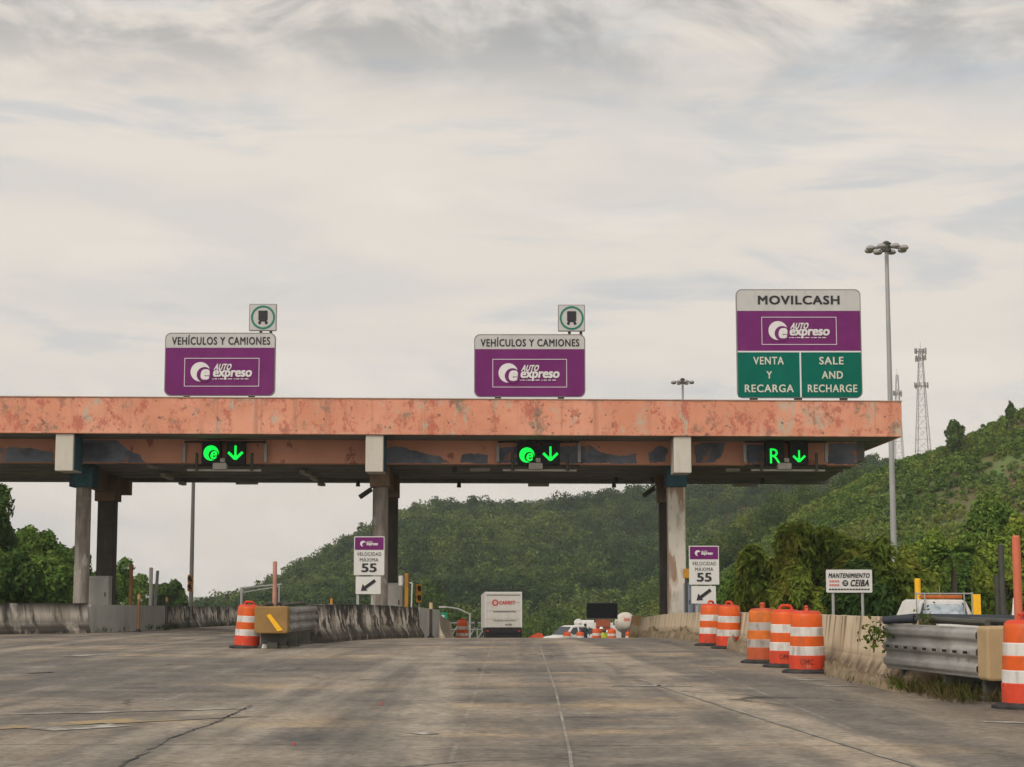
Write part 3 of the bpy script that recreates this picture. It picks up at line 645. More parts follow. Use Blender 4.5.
signal(787.3, 12.0, 456, 456.5, 62.3, 'R', 'paired lane signal showing a lit green letter R and small arrow', .82)

# ------------------------------------------------------------------ concrete barriers
PROF = [(-.31, -.25), (-.31, .09), (-.17, .33), (-.10, .90), (.10, .90), (.17, .33), (.31, .09), (.31, -.25)]
def barrier(name, pts, mat, label, cat, h=.9, prof=PROF, jit=.012, step=.6, hs=None):
    P = []
    for a, b in zip(pts, pts[1:]):
        n = max(1, int(math.hypot(b[0] - a[0], b[1] - a[1]) / step))
        for k in range(n): t = k / n; P.append((a[0] + (b[0] - a[0]) * t, a[1] + (b[1] - a[1]) * t))
    P.append(pts[-1]); o = P[0]; oz = rz(*o); mb = MB(); vs = []; n = len(prof); HG = []
    for i, p in enumerate(P):
        q0, q1 = P[max(0, i - 1)], P[min(len(P) - 1, i + 1)]; dx, dy = q1[0] - q0[0], q1[1] - q0[1]; l = math.hypot(dx, dy)
        nx, ny = dy / l, -dx / l
        for (u, z) in prof:
            j = random.uniform(-jit, jit)
            hh = h if hs is None else float(np.interp(p[1], hs[0], hs[1]))
            zz = z * hh / .9; HG.append(z)
            j *= .3
            vs.append((p[0] - o[0] + nx * (u + j), p[1] - o[1] + ny * (u + j), zz + (random.uniform(-jit, jit) if z > .5 else 0) + rz(*p) - oz))
    fs = []
    for i in range(len(P) - 1):
        for k in range(n): fs.append((i * n + k, i * n + (k + 1) % n, (i + 1) * n + (k + 1) % n, (i + 1) * n + k))
    fs += [tuple(range(n)), tuple(range((len(P) - 1) * n, len(P) * n))]
    mb.add(vs, fs); ob = mb.build(name, mat, loc=(o[0], o[1], oz)); at = ob.data.attributes.new('hgt', 'FLOAT', 'POINT'); at.data.foreach_set('value', HG); return tag(ob, label, cat)
barrier('concrete_barrier', [(-24.5, 46), (-15.8, 55), (-13.7, 57.6)], BARL, 'black-streaked concrete barrier at the left edge in front of round column', 'barrier', h=.95)
wallp = [(-.16, -.25), (-.16, .45), (-.12, .92), (.16, .92), (.16, .45), (.16, -.25)]
barrier('concrete_wall', [(-13.7, 57.7), (-13.35, 63), (-13.6, 69.5)], GREYC, 'plain clean grey concrete wall between two mouldy barriers', 'wall', h=.88, prof=wallp, jit=.004)
barrier('concrete_barrier', [(-13.6, 69.7), (-13.8, 92), (-13.9, 130)], BARB, 'dark mouldy concrete barrier behind the single leftmost barrel', 'barrier')
barrier('concrete_barrier', [(Xp(312, 44.4), 44.4), (Xp(345, 48), 48), (Xp(415, 57), 57)], BARB, 'heavily black-stained concrete barrier below the left speed sign', 'barrier', h=.95)
barrier('concrete_barrier_end', [(Xp(415, 57.05), 57.05), (Xp(435, 60.5), 60.5)], GREYC, 'pale grey end block of the stained middle barrier', 'barrier', h=.93, prof=wallp, jit=.004)
barrier('concrete_barrier', [(Xp(436, 63), 63), (Xp(449, 80), 80)], M('cream_block', (.45, .38, .28), .9, .15, 1, layers=[dict(col=(.2, .12, .07), scale=(2, 2, .5), lo=.5, hi=.7, amt=.8)]), 'short cream concrete barrier under the small green sign', 'barrier', h=.88)
barrier('concrete_barrier', [(5.02, 69), (5.12, 50), (5.3, 36), (5.42, 23.4)], BARR, 'long cream concrete barrier with brown streaks behind the orange barrels', 'barrier', h=.93, step=.5, jit=.006, hs=((23, 31, 40, 48, 58, 69), (.93, .88, .80, .72, .76, .85)))
# broken ochre end of that barrier
xe = Xp(640, 69.2); mb = MB(); mb.hexa([(-.42, 0, -.3), (.42, 0, -.3), (.36, 1, -.3), (-.36, 1, -.3), (-.16, .15, .95), (.16, .15, .95), (.16, 1, .95), (-.16, 1, .95)])
tag(mb.build('barrier_nose', M('ochre_concrete', (.36, .22, .10), .9, .2, 1.5, layers=[dict(col=(.5, .42, .3), scale=2, lo=.5, hi=.62, amt=.8)]), bevel=.03, loc=(4.85, 69.4, rz(4.85, 69.6))), 'ochre end block of the cream barrier beside right column', 'barrier')

# dirt heaped at the foot of the right barrier
def dirt_strip(name, y0, y1, xf, w, hmax):
    xs_ = np.linspace(0, 1, 9); ys_ = np.arange(y0, y1, .12); X, T = np.meshgrid(xs_, ys_); r = RNG.random(X.shape)
    env = .35 + .65 * (np.sin(T * 1.9) * .5 + .5) * (np.sin(T * .63 + 1) * .5 + .5)
    H = hmax * np.sin(np.pi * np.clip(X * .75 + .25 , 0, 1)) ** .7 * env * (.5 + r * .8)
    H *= np.clip((T - y0) / 1.5, 0, 1) * np.clip((y1 - T) / 1.5, 0, 1); H[:, 0] = -.04; H[0] = H[-1] = -.04; xx = xf(T) - w * (1 - X) + (RNG.random(X.shape) - .5) * .06
    v = np.stack([xx, T, roadz(xx, T) + H], -1).reshape(-1, 3); i = np.arange(X.size).reshape(X.shape)
    f = np.stack([i[:-1, :-1], i[:-1, 1:], i[1:, 1:], i[1:, :-1]], -1).reshape(-1, 4)
    return stuff(npmesh(name, v, f, DIRT))
dirt_strip('dirt', 23, 66, lambda t: 5.24 - (t - 23.4) * .0078, .36, .36)

# ------------------------------------------------------------------ leaves
def leafquads(c, nrm, size, asp=1.8, axis=None):
    n = len(c); nrm = nrm / (np.linalg.norm(nrm, axis=1, keepdims=True) + 1e-9)
    a = RNG.normal(size=(n, 3)) if axis is None else axis + RNG.normal(size=(n, 3)) * .35
    u = a - (a * nrm).sum(1, keepdims=True) * nrm; u /= np.linalg.norm(u, axis=1, keepdims=True) + 1e-9
    v = np.cross(nrm, u); s = size[:, None] * .5
    P = np.stack([c - u * s * asp, c + v * s * .9 - u * s * .2, c + u * s * asp, c - v * s * .9 - u * s * .2], 1).reshape(-1, 3)
    return P, np.arange(n * 4).reshape(-1, 4)
def crown_pts(n, rx, ry, rz_, lobes, lobe_r=.42, top=.25, seed=None):
    rg = np.random.default_rng(seed) if seed is not None else RNG
    d = rg.normal(size=(lobes, 3)); d[:, 2] += top; d /= np.linalg.norm(d, axis=1, keepdims=True)
    L0 = d * (rg.random((lobes, 1)) * .45 + .42); lr = lobe_r * (.6 + .7 * rg.random(lobes))
    k = rg.choice(lobes, n, p=lr ** 2 / (lr ** 2).sum()); e = rg.normal(size=(n, 3)); e[:, 2] += .25; e /= np.linalg.norm(e, axis=1, keepdims=True)
    p = L0[k] + e * (lr[k] * (.55 + .5 * rg.random(n)))[:, None]
    nr = e + rg.normal(size=(n, 3)) * .45
    sc = np.array([rx, ry, rz_]); return p * sc, nr / sc * sc.mean()
BARK = M('bark', (.09, .075, .06), .95, .3, 4, bump=.4)
LF_FAR = leafmat('far_foliage', (.021, .046, .017), (.045, .085, .026), (.125, .165, .04), .022, .4)  # broad tone patches: leaf variety, with the hill's gully shading painted in
LF_NEAR = leafmat('valley_foliage', (.036, .07, .02), (.075, .12, .03), (.16, .19, .045), .045, .4)
LF_SLOPE = leafmat('slope_foliage', (.075, .135, .028), (.125, .195, .038), (.21, .235, .055), .06, .3)
LF_A = leafmat('mid_green_leaves', (.065, .125, .03), (.105, .18, .038), (.165, .225, .05), .5, .4)
LF_B = leafmat('yellow_green_leaves', (.13, .20, .036), (.19, .26, .042), (.27, .30, .055), .4, .4)
LF_D = leafmat('thicket_leaves', (.13, .20, .035), (.21, .275, .045), (.31, .31, .06), .45, .4)
LF_C = leafmat('dark_green_leaves', (.034, .068, .02), (.056, .10, .026), (.09, .135, .034), .5, .4)
LF_W = leafmat('weed_leaves', (.05, .08, .015), (.08, .11, .02), (.12, .12, .03), 3, .4)
GR = leafmat('dry_grass', (.045, .055, .016), (.075, .07, .026), (.12, .085, .04), 2.5, .4)

def tree(name, label, px, Y, ytop, wpx, kind, hfrac=.75, n=2600, ls=.3, group=None, droop=False, base_z=None):
    x = Xp(px, Y, 560); zb = tz(x, Y) if base_z is None else base_z; zt = Zp(ytop, Y); H = zt - zb; rx = wpx * Y / F / 2
    root = thing(name, label, 'tree', (x, Y, zb), group=group)
    ch = H * hfrac; cz = H - ch / 2
    p, nr = crown_pts(n, rx * .84, rx * .84, ch * .56, 22 if droop else 15, .34 if droop else .40)
    p[:, 2] += cz
    ax = None
    if droop: ax = p / (np.linalg.norm(p, axis=1, keepdims=True) + 1e-6) * .5 + np.array([0, 0, -1.2]); nr = nr + np.array([0, 0, .75])
    v, f = leafquads(p, nr, ls * (.6 + .8 * RNG.random(n)), 2.8 if droop else 1.7, ax)
    npmesh('crown', v, f, kind, root)
    mb = MB(); r0 = max(.09, H * .022); pts = [Vector((0, 0, -.3)), Vector((random.uniform(-.1, .1), 0, H * .3)), Vector((random.uniform(-.2, .2), random.uniform(-.2, .2), cz + ch * .1))]
    mb.tube(pts[0], pts[1], r0, r0 * .75, 8); mb.tube(pts[1], pts[2], r0 * .75, r0 * .35, 8)
    for k in range(6):
        a = k * 1.05 + random.random(); st = pts[1].lerp(pts[2], .25 + .1 * k); mb.tube(st, st + Vector((math.cos(a) * rx * .55, math.sin(a) * rx * .55, ch * .24)), r0 * .35, r0 * .12, 6)
    mb.build('trunk', BARK, root, smooth=True); return root
# left: trees past the end of the plaza
GL = 'broadleaf trees left of the plaza'
for a in ((-14, 105, 492, 95, LF_C, 'tall dark broadleaf tree cut off by the left edge'), (34, 112, 532, 82, LF_A, 'round-crowned broadleaf tree left of the first round column'),
          (70, 122, 549, 70, LF_C, 'dark broadleaf tree directly behind the leftmost round column'), (14, 92, 556, 70, LF_C, 'low dark broadleaf bush at far left above the streaked barrier'),
          (112, 150, 560, 55, LF_A, 'smaller broadleaf tree right of the dark rear column'), (136, 172, 580, 40, LF_A, 'small tree behind the brown marker post'),
          (157, 178, 585, 34, LF_C, 'small dark tree behind the pair of white posts'), (176, 185, 583, 30, LF_C, 'small round tree just left of the thin dark pole')):
    tree('broadleaf_tree', a[5], a[0], a[1], a[2], a[3], a[4], .85, 11000 if a[1] < 130 else 4500, .2, group=GL)
# right: bamboo-like mass and trees beyond
GRR = 'leafy trees behind the right barrier'
for a in ((772, 80, 548, 100, LF_D, 'drooping yellow-green tree at the left end of the thicket', 1), (826, 74, 531, 150, LF_D, 'big drooping yellow-green tree behind the maintenance sign', 1),
          (880, 70, 541, 125, LF_D, 'drooping green tree right of the maintenance sign', 1), (795, 66, 570, 80, LF_D, 'low green bush at the foot of the thicket above orange barrels', 1),
          (742, 92, 570, 60, LF_A, 'low green bush right of the right speed sign', 0), (858, 62, 572, 90, LF_C, 'dark bush directly behind the maintenance sign posts', 1),
          (930, 90, 530, 80, LF_B, 'green tree right of the tall grey mast', 0), (985, 84, 517, 90, LF_A, 'large green tree beside the right edge poles', 0),
          (1030, 80, 512, 90, LF_B, 'bright green tree cut off by the right edge', 0), (1005, 76, 545, 80, LF_B, 'low bright bush behind the dark slim poles', 0),
          (915, 76, 560, 70, LF_B, 'bright low tree behind the parked work truck', 0), (700, 100, 583, 40, LF_A, 'small bush half hidden by the right speed sign', 0)):
    tree('leafy_tree', a[5], a[0], a[1], a[2], a[3], a[4], .93, 11000 if a[6] else 16000, .16 if a[6] else .14, group=GRR, droop=bool(a[6]))
for a in ((-70, 108, 515, 90, LF_A, 'broadleaf tree standing just outside the left edge'), (-130, 120, 520, 100, LF_C, 'broad dark tree beyond the left edge of the road'), (-30, 96, 545, 90, LF_A, 'leafy bush tree close behind the streaked barrier at far left'),
          (48, 104, 562, 80, LF_A, 'low bushy tree filling the gap left of the round column'), (92, 140, 566, 60, LF_C, 'dark bushy tree between the two left columns'), (20, 150, 540, 90, LF_C, 'dark tree at the back of the left grove')):
    tree('broadleaf_tree', a[5], a[0], a[1], a[2], a[3], a[4], .92, 9000, .2, group=GL)
tree('hilltop_tree', 'lone dark tree standing on the ridge right of the lattice tower', 958, 256, 421, 26, LF_C, .8, 1800, .3)
tree('hilltop_tree', 'small tree on the hilltop at the right edge', 1015, 256, 401, 12, LF_C, .7, 700, .28)
# palm
def palm(px, Y, ytop):
    x = Xp(px, Y); zb = tz(x, Y); H = Zp(ytop, Y) - zb
    root = thing('palm_tree', 'palm with drooping fronds behind the work truck', 'palm', (x, Y, zb))
    mb = MB(); mb.tube((0, 0, -.3), (.08, 0, H * .8), .15, .11, 10); mb.build('trunk', M('palm_bark', (.16, .13, .10), .95, .25, 4), root, smooth=True)
    C = []; Nn = []; A = []; Sz = []
    for k in range(17):
        az = k * 2.4; el = random.uniform(.1, 1.1); Ln = random.uniform(1.5, 2.1)
        for t in np.linspace(.08, 1, 26):
            r = Ln * t * math.cos(el * .6); z = H * .8 + Ln * (math.sin(el) * t - .85 * t * t)
            for sd in (-1, 1):
                C.append((.08 + math.cos(az) * r - math.sin(az) * sd * .12, math.sin(az) * r + math.cos(az) * sd * .12, z - .08)); Nn.append((math.cos(az) * .3, math.sin(az) * .3, 1)); A.append((-math.sin(az) * sd + math.cos(az) * .5, math.cos(az) * sd + math.sin(az) * .5, -.7)); Sz.append(.2 * (1.15 - t * .6))
    v, f = leafquads(np.array(C), np.array(Nn) + RNG.normal(size=(len(C), 3)) * .2, np.array(Sz), 2.2, np.array(A)); npmesh('fronds', v, f, LF_A, root)
palm(953, 72, 528)

# ------------------------------------------------------------------ forest on the far hill, scrub on the near slope
def scatter(name, pts, protos, smin, smax, mat):
    V = []; Fc = []; o = 0
    for (x, y) in pts:
        c, nr = protos[RNG.integers(len(protos))]; s = (smin + (smax - smin) * RNG.random() ** 1.5) * (1 if x > -150 + .0 * y else .6); a = RNG.uniform(0, 6.28)
        rot = np.array([[math.cos(a), -math.sin(a), 0], [math.sin(a), math.cos(a), 0], [0, 0, 1]])
        q = c @ rot.T * s + np.array([x, y, tz(x, y) + .35 * s * 2.]); V.append(q); Fc.append(np.arange(len(q)).reshape(-1, 4) + o); o += len(q)
    return stuff(npmesh(name, np.concatenate(V), np.concatenate(Fc), mat))
def protoset(k, n, h, ls, lobes=8, seed=5):
    out = []
    for i in range(k):
        p, nr = crown_pts(n, 1, 1, h, lobes, .45, .5, seed + i); v, f = leafquads(p, nr, ls * (.6 + .8 * RNG.random(n)), 1.4); out.append((v, nr))
    return out
pts = []
while len(pts) < 5400:
    y = RNG.uniform(225, 640); px = RNG.uniform(196, 1010); x = (px - 512) * y / F
    if RNG.random() > (y / 640) ** 1.0: continue
    if x > 27 and y < 400 and tz(x, y) > -7 and y < 300: continue
    if y < 300 and px < 380: continue
    if y < 420 and px < 260: continue
    if px > 870 and y < 520: continue
    pts.append((x, y))
scatter('forest', [p for p in pts if p[1] >= 340], protoset(10, 260, .9, .15, 9), 1.7, 4.3, LF_FAR)
scatter('forest', [p for p in pts if p[1] < 340], protoset(6, 700, .95, .085, 10, 77), 1.5, 4.2, LF_NEAR)
pts = []
while len(pts) < 15000:
    y = RNG.uniform(100, 285); x = RNG.uniform(22, 125)
    if 512 + x * F / y > 1250 or terrain(x, y) < -7.5: continue
    if x * F / y > 425 and y > 165 and (math.sin(x * .5 + y * .13) + math.sin(y * .21 - x * .17)) > .1 and RNG.random() < .6: continue
    if RNG.random() > .25 + .75 * (math.sin(x * .21 + y * .05) * .5 + .5) * (math.sin(x * .09 - y * .11) * .5 + .5) + (.3 if y > 225 else 0): continue
    pts.append((x, y))
scatter('scrub', pts, protoset(8, 64, .8, .34, 6, 40), .35, .95, LF_SLOPE)

# grass along the kerbs, under the crash cushions
def tufts(name, n, fn, hmin, hmax, mat):
    C = []; N_ = []; A = []; S_ = []
    for k in range(n):
        x, y = fn(); z = rz(x, y); h = random.uniform(hmin, hmax)
        for j in range(7):
            a = random.uniform(0, 6.28); ln = random.uniform(.1, .8); ax = Vector((math.cos(a) * ln, math.sin(a) * ln, 1)).normalized()
            C.append((x + ax.x * h * .5, y + ax.y * h * .5, z + h * .5 * ax.z)); A.append(tuple(ax * 4)); N_.append((math.cos(a + 1.3), math.sin(a + 1.3), .2)); S_.append(h * .5)
    C = np.array(C); nrm = np.array(N_); v, f = leafquads(C, nrm, np.array(S_) , 2., np.array(A) * 1.)
    # slim blades
    v = v.reshape(-1, 4, 3); mid = (v[:, 1] + v[:, 3]) / 2; v[:, 1] = mid + (v[:, 1] - mid) * .16; v[:, 3] = mid + (v[:, 3] - mid) * .16
    return stuff(npmesh(name, v.reshape(-1, 3), f, mat))
tufts('grass', 420, lambda: (random.uniform(5.0, 6.3), random.uniform(20.6, 24.6)), .06, .27, GR)
tufts('grass', 60, lambda: (random.gauss(5.05, .1), random.gauss(23.6, .35)), .06, .2, LF_W)
tufts('grass', 130, lambda: (random.gauss(4.78, .08), random.uniform(25, 66)), .03, .13, GR)
tufts('grass', 90, lambda: (random.gauss(-13.3, .12), random.uniform(57, 90)), .05, .3, LF_C)
tufts('grass', 60, lambda: (random.gauss(-3.3, .5), random.uniform(50, 62)), .03, .12, GR)
def weed(px, py, Y, n, sp, ls, label):
    n *= 3; ls *= .5; b = W(px, py, Y); p = RNG.normal(size=(n, 3)) * np.array([sp, sp, sp]) ; v, f = leafquads(p, RNG.normal(size=(n, 3)) + np.array([0, -.5, .6]), ls * (.6 + .7 * RNG.random(n)), 1.6)
    root = thing('weed', label, 'plant', b); npmesh('leaves', v, f, LF_W, root)
    mb = MB()
    for k in range(5): mb.tube((0, .1, -.25), (random.uniform(-sp, sp), random.uniform(-sp, sp), random.uniform(0, sp)), .006, .003, 5)
    mb.build('stems', LF_W, root)
weed(875, 634, 23.9, 45, .085, .09, 'leafy green weed growing out at the cream barrier end')
weed(925, 620, 23.2, 35, .09, .07, 'green weed on top of the dark pipe at right')

# ------------------------------------------------------------------ traffic barrels
def barrel(label, mats):
    root = thing('traffic_barrel', label, 'traffic barrel', group='orange and white traffic barrels')
    o, ob, w = 0, 1, 2
    pr = [(.285, .06), (.285, .27), (.277, .28), (.277, .41), (.268, .42), (.268, .57), (.258, .58), (.258, .71), (.248, .72), (.246, .88), (.235, .93), (.2, .965), (.1, .975)]
    mi = [0, 0, 2, 2, 1, 1, 2, 2, 1, 1, 0, 0]
    mb = MB(); mb.lathe(pr, 28, mi); mb.build('body', mats, root, smooth=True)
    mb = MB(); mb.path([(-.11, 0, .96), (-.10, 0, 1.015), (-.06, 0, 1.035), (.06, 0, 1.035), (.10, 0, 1.015), (.11, 0, .96)], .026, 8); mb.build('handle', mats[0], root, smooth=True)
    mb = MB(); mb.lathe([(.40, 0), (.40, .03), (.35, .05), (.30, .062), (.27, .07)], 28); mb.build('base', RUB, root)
    return root
b0 = barrel('orange and white barrel standing alone left of the ochre crash cushion', [ORG, ORGR, WBAND])
Yl = 40.6; b0.location = (Xp(247.5, Yl), Yl, rz(Xp(247.5, Yl), Yl)); b0.rotation_euler = (R(1), R(2.2), .4)
def put(px, Y, label, rot=0., tilt=(0, 0), src=b0, sc=None, x=None):
    x = Xp(px, Y) if x is None else x
    return dup(src, (x, Y, rz(x, Y)), (R(tilt[0]), R(tilt[1]), rot), label, sc)
put(710.5, 42.3, 'rear left barrel of the two standing furthest along the cream barrier', .9, (0, 1))
put(728, 40.2, 'front right barrel of the pair beside the right speed sign', 2.1, (1, -1))
old = barrel('faded brownish barrel with a knobbed top, dirtiest in the right row', [ORGO, ORGRO, WBANDO]); old.location = (Xp(762, 32.3), 32.3, 0); old.rotation_euler = (0, R(.8), 1.2)
mb = MB(); mb.lathe([(.05, .97), (.045, 1.03), (.055, 1.05), (.03, 1.08)], 12); mb.build('knob', ORGO, old, smooth=True)
for c in list(old.children):
    if c.name.startswith('handle'): bpy.data.objects.remove(c)
put(785, 30.6, 'bright barrel overlapped between the faded barrel and the nearest of the trio', .2, (0, .5))
put(806, 28.5, 'bright orange barrel with dark stencil marks, in front of cream barrier', 1.5, (0, -.5))
put(1025, 20.0, 'largest barrel, cut off by the right edge beside the crash cushion', .6, (0, 0))
put(462.5, 80, 'small distant barrel left of the white box truck', .3)
put(567, 119, 'small distant barrel in front of the white car door', .5)
put(580, 118, 'small distant barrel before the rear wheel of the white car', 1.)
put(596.5, 104, 'small distant barrel in front of the striped work truck', 1.4)
put(611.5, 106, 'small distant barrel just right of the yellow-vested worker', 2.)
put(629.5, 105, 'rightmost small distant barrel below the white mixer drum', 2.6)
# stencil smudges on two barrels are part of the plastic
for o in [q for q in COL.objects if q.parent is None and q.get('label', '').startswith(('bright orange barrel', 'bright barrel over'))]:
    mb = MB()
    for st, a0 in (('OMC', -math.pi / 2 - o.rotation_euler.z),):
        vs, fs = textmesh(st, .03); ax, bx = min(v.x for v in vs), max(v.x for v in vs)
        mb.add([(.2865 * math.cos(a0 - .55 + (v.x - ax) / (bx - ax) * .75), .2865 * math.sin(a0 - .55 + (v.x - ax) / (bx - ax) * .75), .14 + v.y * .12) for v in vs], fs)
    mb.build('stencil', M('faded_stencil', (.2, .035, .018), .8, .4, 20), o, raw=True)

# ------------------------------------------------------------------ crash cushions
def cushion(label, loc, rot, hw, hwb, ln, z0, z1, nosemat, slot, stripe):
    root = thing('crash_cushion', label, 'crash cushion', loc, rot)
    mb = MB(); h = z1 - z0
    mb.prism(rrect(-hw, z0 - .02, hw, z1 + .02, (.05,) * 4, 4), -.14, .22); mb.build('nose', nosemat, root, bevel=.03)
    if stripe:
        mb = MB(); s = MB(); mb.prism([(-.1, z0 + h * .68), (-.02, z0 + h * .74), (.27, z0 + h * .10), (.15, z0 + h * .05)], -.16, -.135); mb.build('stripe', YELBRT, root)
    n = 37; wave = []
    for k in range(n):
        t = k / (n - 1); wave.append((.024 * max(-.9, min(.8, -1.7 * math.cos(t * math.pi * 2 * 3) + .1)) , z0 + h * t))
    for sd in (-1, 1):
        segs = 1
        for q in range(segs):
            mb = MB(); vs = []; a, b = q / segs, (q + 1) / segs
            for t in (a, b):
                off = .006 * (segs - q)
                for (u, z) in wave: vs.append((sd * ((hw + (hwb - hw) * min(t, 1)) + u + off), .2 + (ln - .2) * min(t, 1.), z - (.02 if t > .9 else 0) * 0))
            fs = [(k, k + 1, n + k + 1, n + k) for k in range(n - 1)]; mb.add(vs, fs)
            p = mb.build('fender_panel', RAIL, root, smooth=True); so = p.modifiers.new('t', 'SOLIDIFY'); so.thickness = .012
        if slot:
            for k in range(9):
                mb = MB(); t = .06 + k * .105; mb.box((sd * (hw + (hwb - hw) * t + .075), .2 + (ln - .2) * t, z0 + h * .5), (.012, .1, .032), math.atan2(-(hwb - hw) * sd, ln))
                mb.build('slot', M('slot_black', (.012, .012, .012), .9), root)
    mb = MB()
    for t in (.08, .45, .9):
        w = hw + (hwb - hw) * t - .1
        mb.b2((-w, ln * t - .05, .04), (w, ln * t + .05, z1 - .08))
        mb.b2((-w - .05, ln * t - .12, -.02), (w + .05, ln * t + .12, .06))
    mb.b2((-.12, .1, .0), (.12, ln, .14)); mb.build('diaphragm', DKSTEEL, root, bevel=.01)
    mb = MB()
    mb.tube((-hw * .6, .25, z1 + .05), (-hw * .6, ln, z1 + .06), .04, .04, 8); mb.tube((hw * .6, .25, z1 + .05), (hw * .6, ln, z1 + .06), .04, .04, 8)
    mb.build('top_rail', DKSTEEL, root)
    return root
cushion('ochre-nosed crash cushion with yellow slash beside the leftmost barrel', (-5.35, 40.0, 0), 0., .37, .55, 4.2, .36, .92, OCHRE, False, True)
cushion('cream-nosed crash cushion with slotted steel panels at right', (5.86, 21.0, 0), R(4), .37, .66, 3.1, .27, .86, CREAMNOSE, True, False)
mb = MB(); mb.tube((5.3, 23.6, .93), (7.6, 22.4, .90), .065, .065, 14); mb.tube((4.95, 23.9, .9), (5.3, 23.6, .93), .05, .065, 14)
mb.tube((7.4, 22.5, -.5), (7.4, 22.5, .9), .05, .05, 8); mb.tube((5.5, 23.5, 0), (5.5, 23.5, .9), .05, .05, 8)
tag(mb.build('dark_pipe', M('pipe_blueblack', (.028, .032, .042), .6, .3, 4), smooth=True), 'long dark pipe rail lying behind the slotted crash cushion', 'pipe')
ORP = M('orange_tube', (.52, .135, .07), .6, .15, 3, layers=[dict(col=(.36, .2, .14), scale=(3, 3, .6), lo=.5, hi=.7, amt=.6)])
def marker(name, px, Y, ytop, r, mat, label, cat='post', zb=None, cap=None, lean=0.):
    x = Xp(px, Y); z0 = rz(x, Y) if zb is None else zb; H = Zp(ytop, Y) - z0
    root = thing(name, label, cat, (x, Y, z0)); root.rotation_euler = (0, R(lean), 0)
    mb = MB(); mb.tube((0, 0, 0), (0, 0, H), r, r, 12); mb.tube((0, 0, H), (0, 0, H + .02), r * .9, r * .6, 12); mb.build('tube', mat, root, smooth=True)
    mb = MB(); mb.lathe([(r * 2.4, 0), (r * 2.2, .03), (r * 1.15, .06), (r * 1.1, .1)], 12); mb.build('foot', RUB, root)
    if cap:
        mb = MB(); mb.tube((0, 0, H - cap[1]), (0, 0, H - .02), r * 1.1, r * 1.1, 12); mb.build('reflector', cap[0], root)
    return root
marker('marker_tube', 1018, 21.6, 537, .05, ORP, 'tall faded orange tube rising behind the largest barrel')
marker('marker_tube', 274.5, 41.6, 562, .05, M('pinkish_tube', (.38, .19, .14), .6, .2, 3), 'tall pinkish tube rising behind the ochre crash cushion')
BRN = M('brown_post', (.22, .105, .045), .75, .2, 3, layers=[dict(col=(.12, .06, .03), scale=(3, 3, .6), lo=.5, hi=.7, amt=.6)])
marker('marker_post', 130.5, 66, 565, .07, BRN, 'rusty brown post behind the clean grey wall')
marker('marker_post', 150.5, 68, 568, .07, M('white_post', (.5, .48, .45), .6, .1), 'thick white post behind the clean grey wall')
marker('delineator_post', 139, 60.5, 594, .05, BRN, 'slim brown delineator in front of the grey wall', cap=(M('amber', (.34, .19, .08), .5), .18))
marker('delineator_post', 167, 66, 597, .05, M('dark_post', (.05, .045, .04), .7, .2), 'dark slim delineator at the right end of the grey wall', cap=(M('amber', (.5, .25, .08)), .16))
marker('delineator_post', 431, 57, 602, .05, M('dark_post', (.05, .045, .04)), 'dark delineator beside the pale barrier end block', cap=(M('cream_tape', (.5, .36, .2), .5), .22))
marker('delineator_post', 331.5, 53, 599, .04, YEL, 'short yellow delineator above the black-stained barrier')
marker('barrier_arm_post', 154, 68.5, 571, .06, M('grey_arm', (.23, .23, .23), .6, .2), 'grey leaning gate arm beside the thick white post', 'post', lean=3)
marker('slim_pole', 1002.5, 60, 545, .1, DKSTEEL, 'dark slim pole right of the work truck', 'pole')
marker('slim_pole', 997, 66, 575, .08, DKSTEEL, 'shorter dark pole next to the slim pole at right', 'pole')
marker('flexible_post', 1007, 40, 598, .04, M('white_flex', (.6, .58, .55), .5, .1), 'short leaning white flexible post near the right edge', 'post', lean=6)
marker('yellow_post', 918, 58, 579, .1, YELBRT, 'bright yellow post behind the work truck cab', 'post')

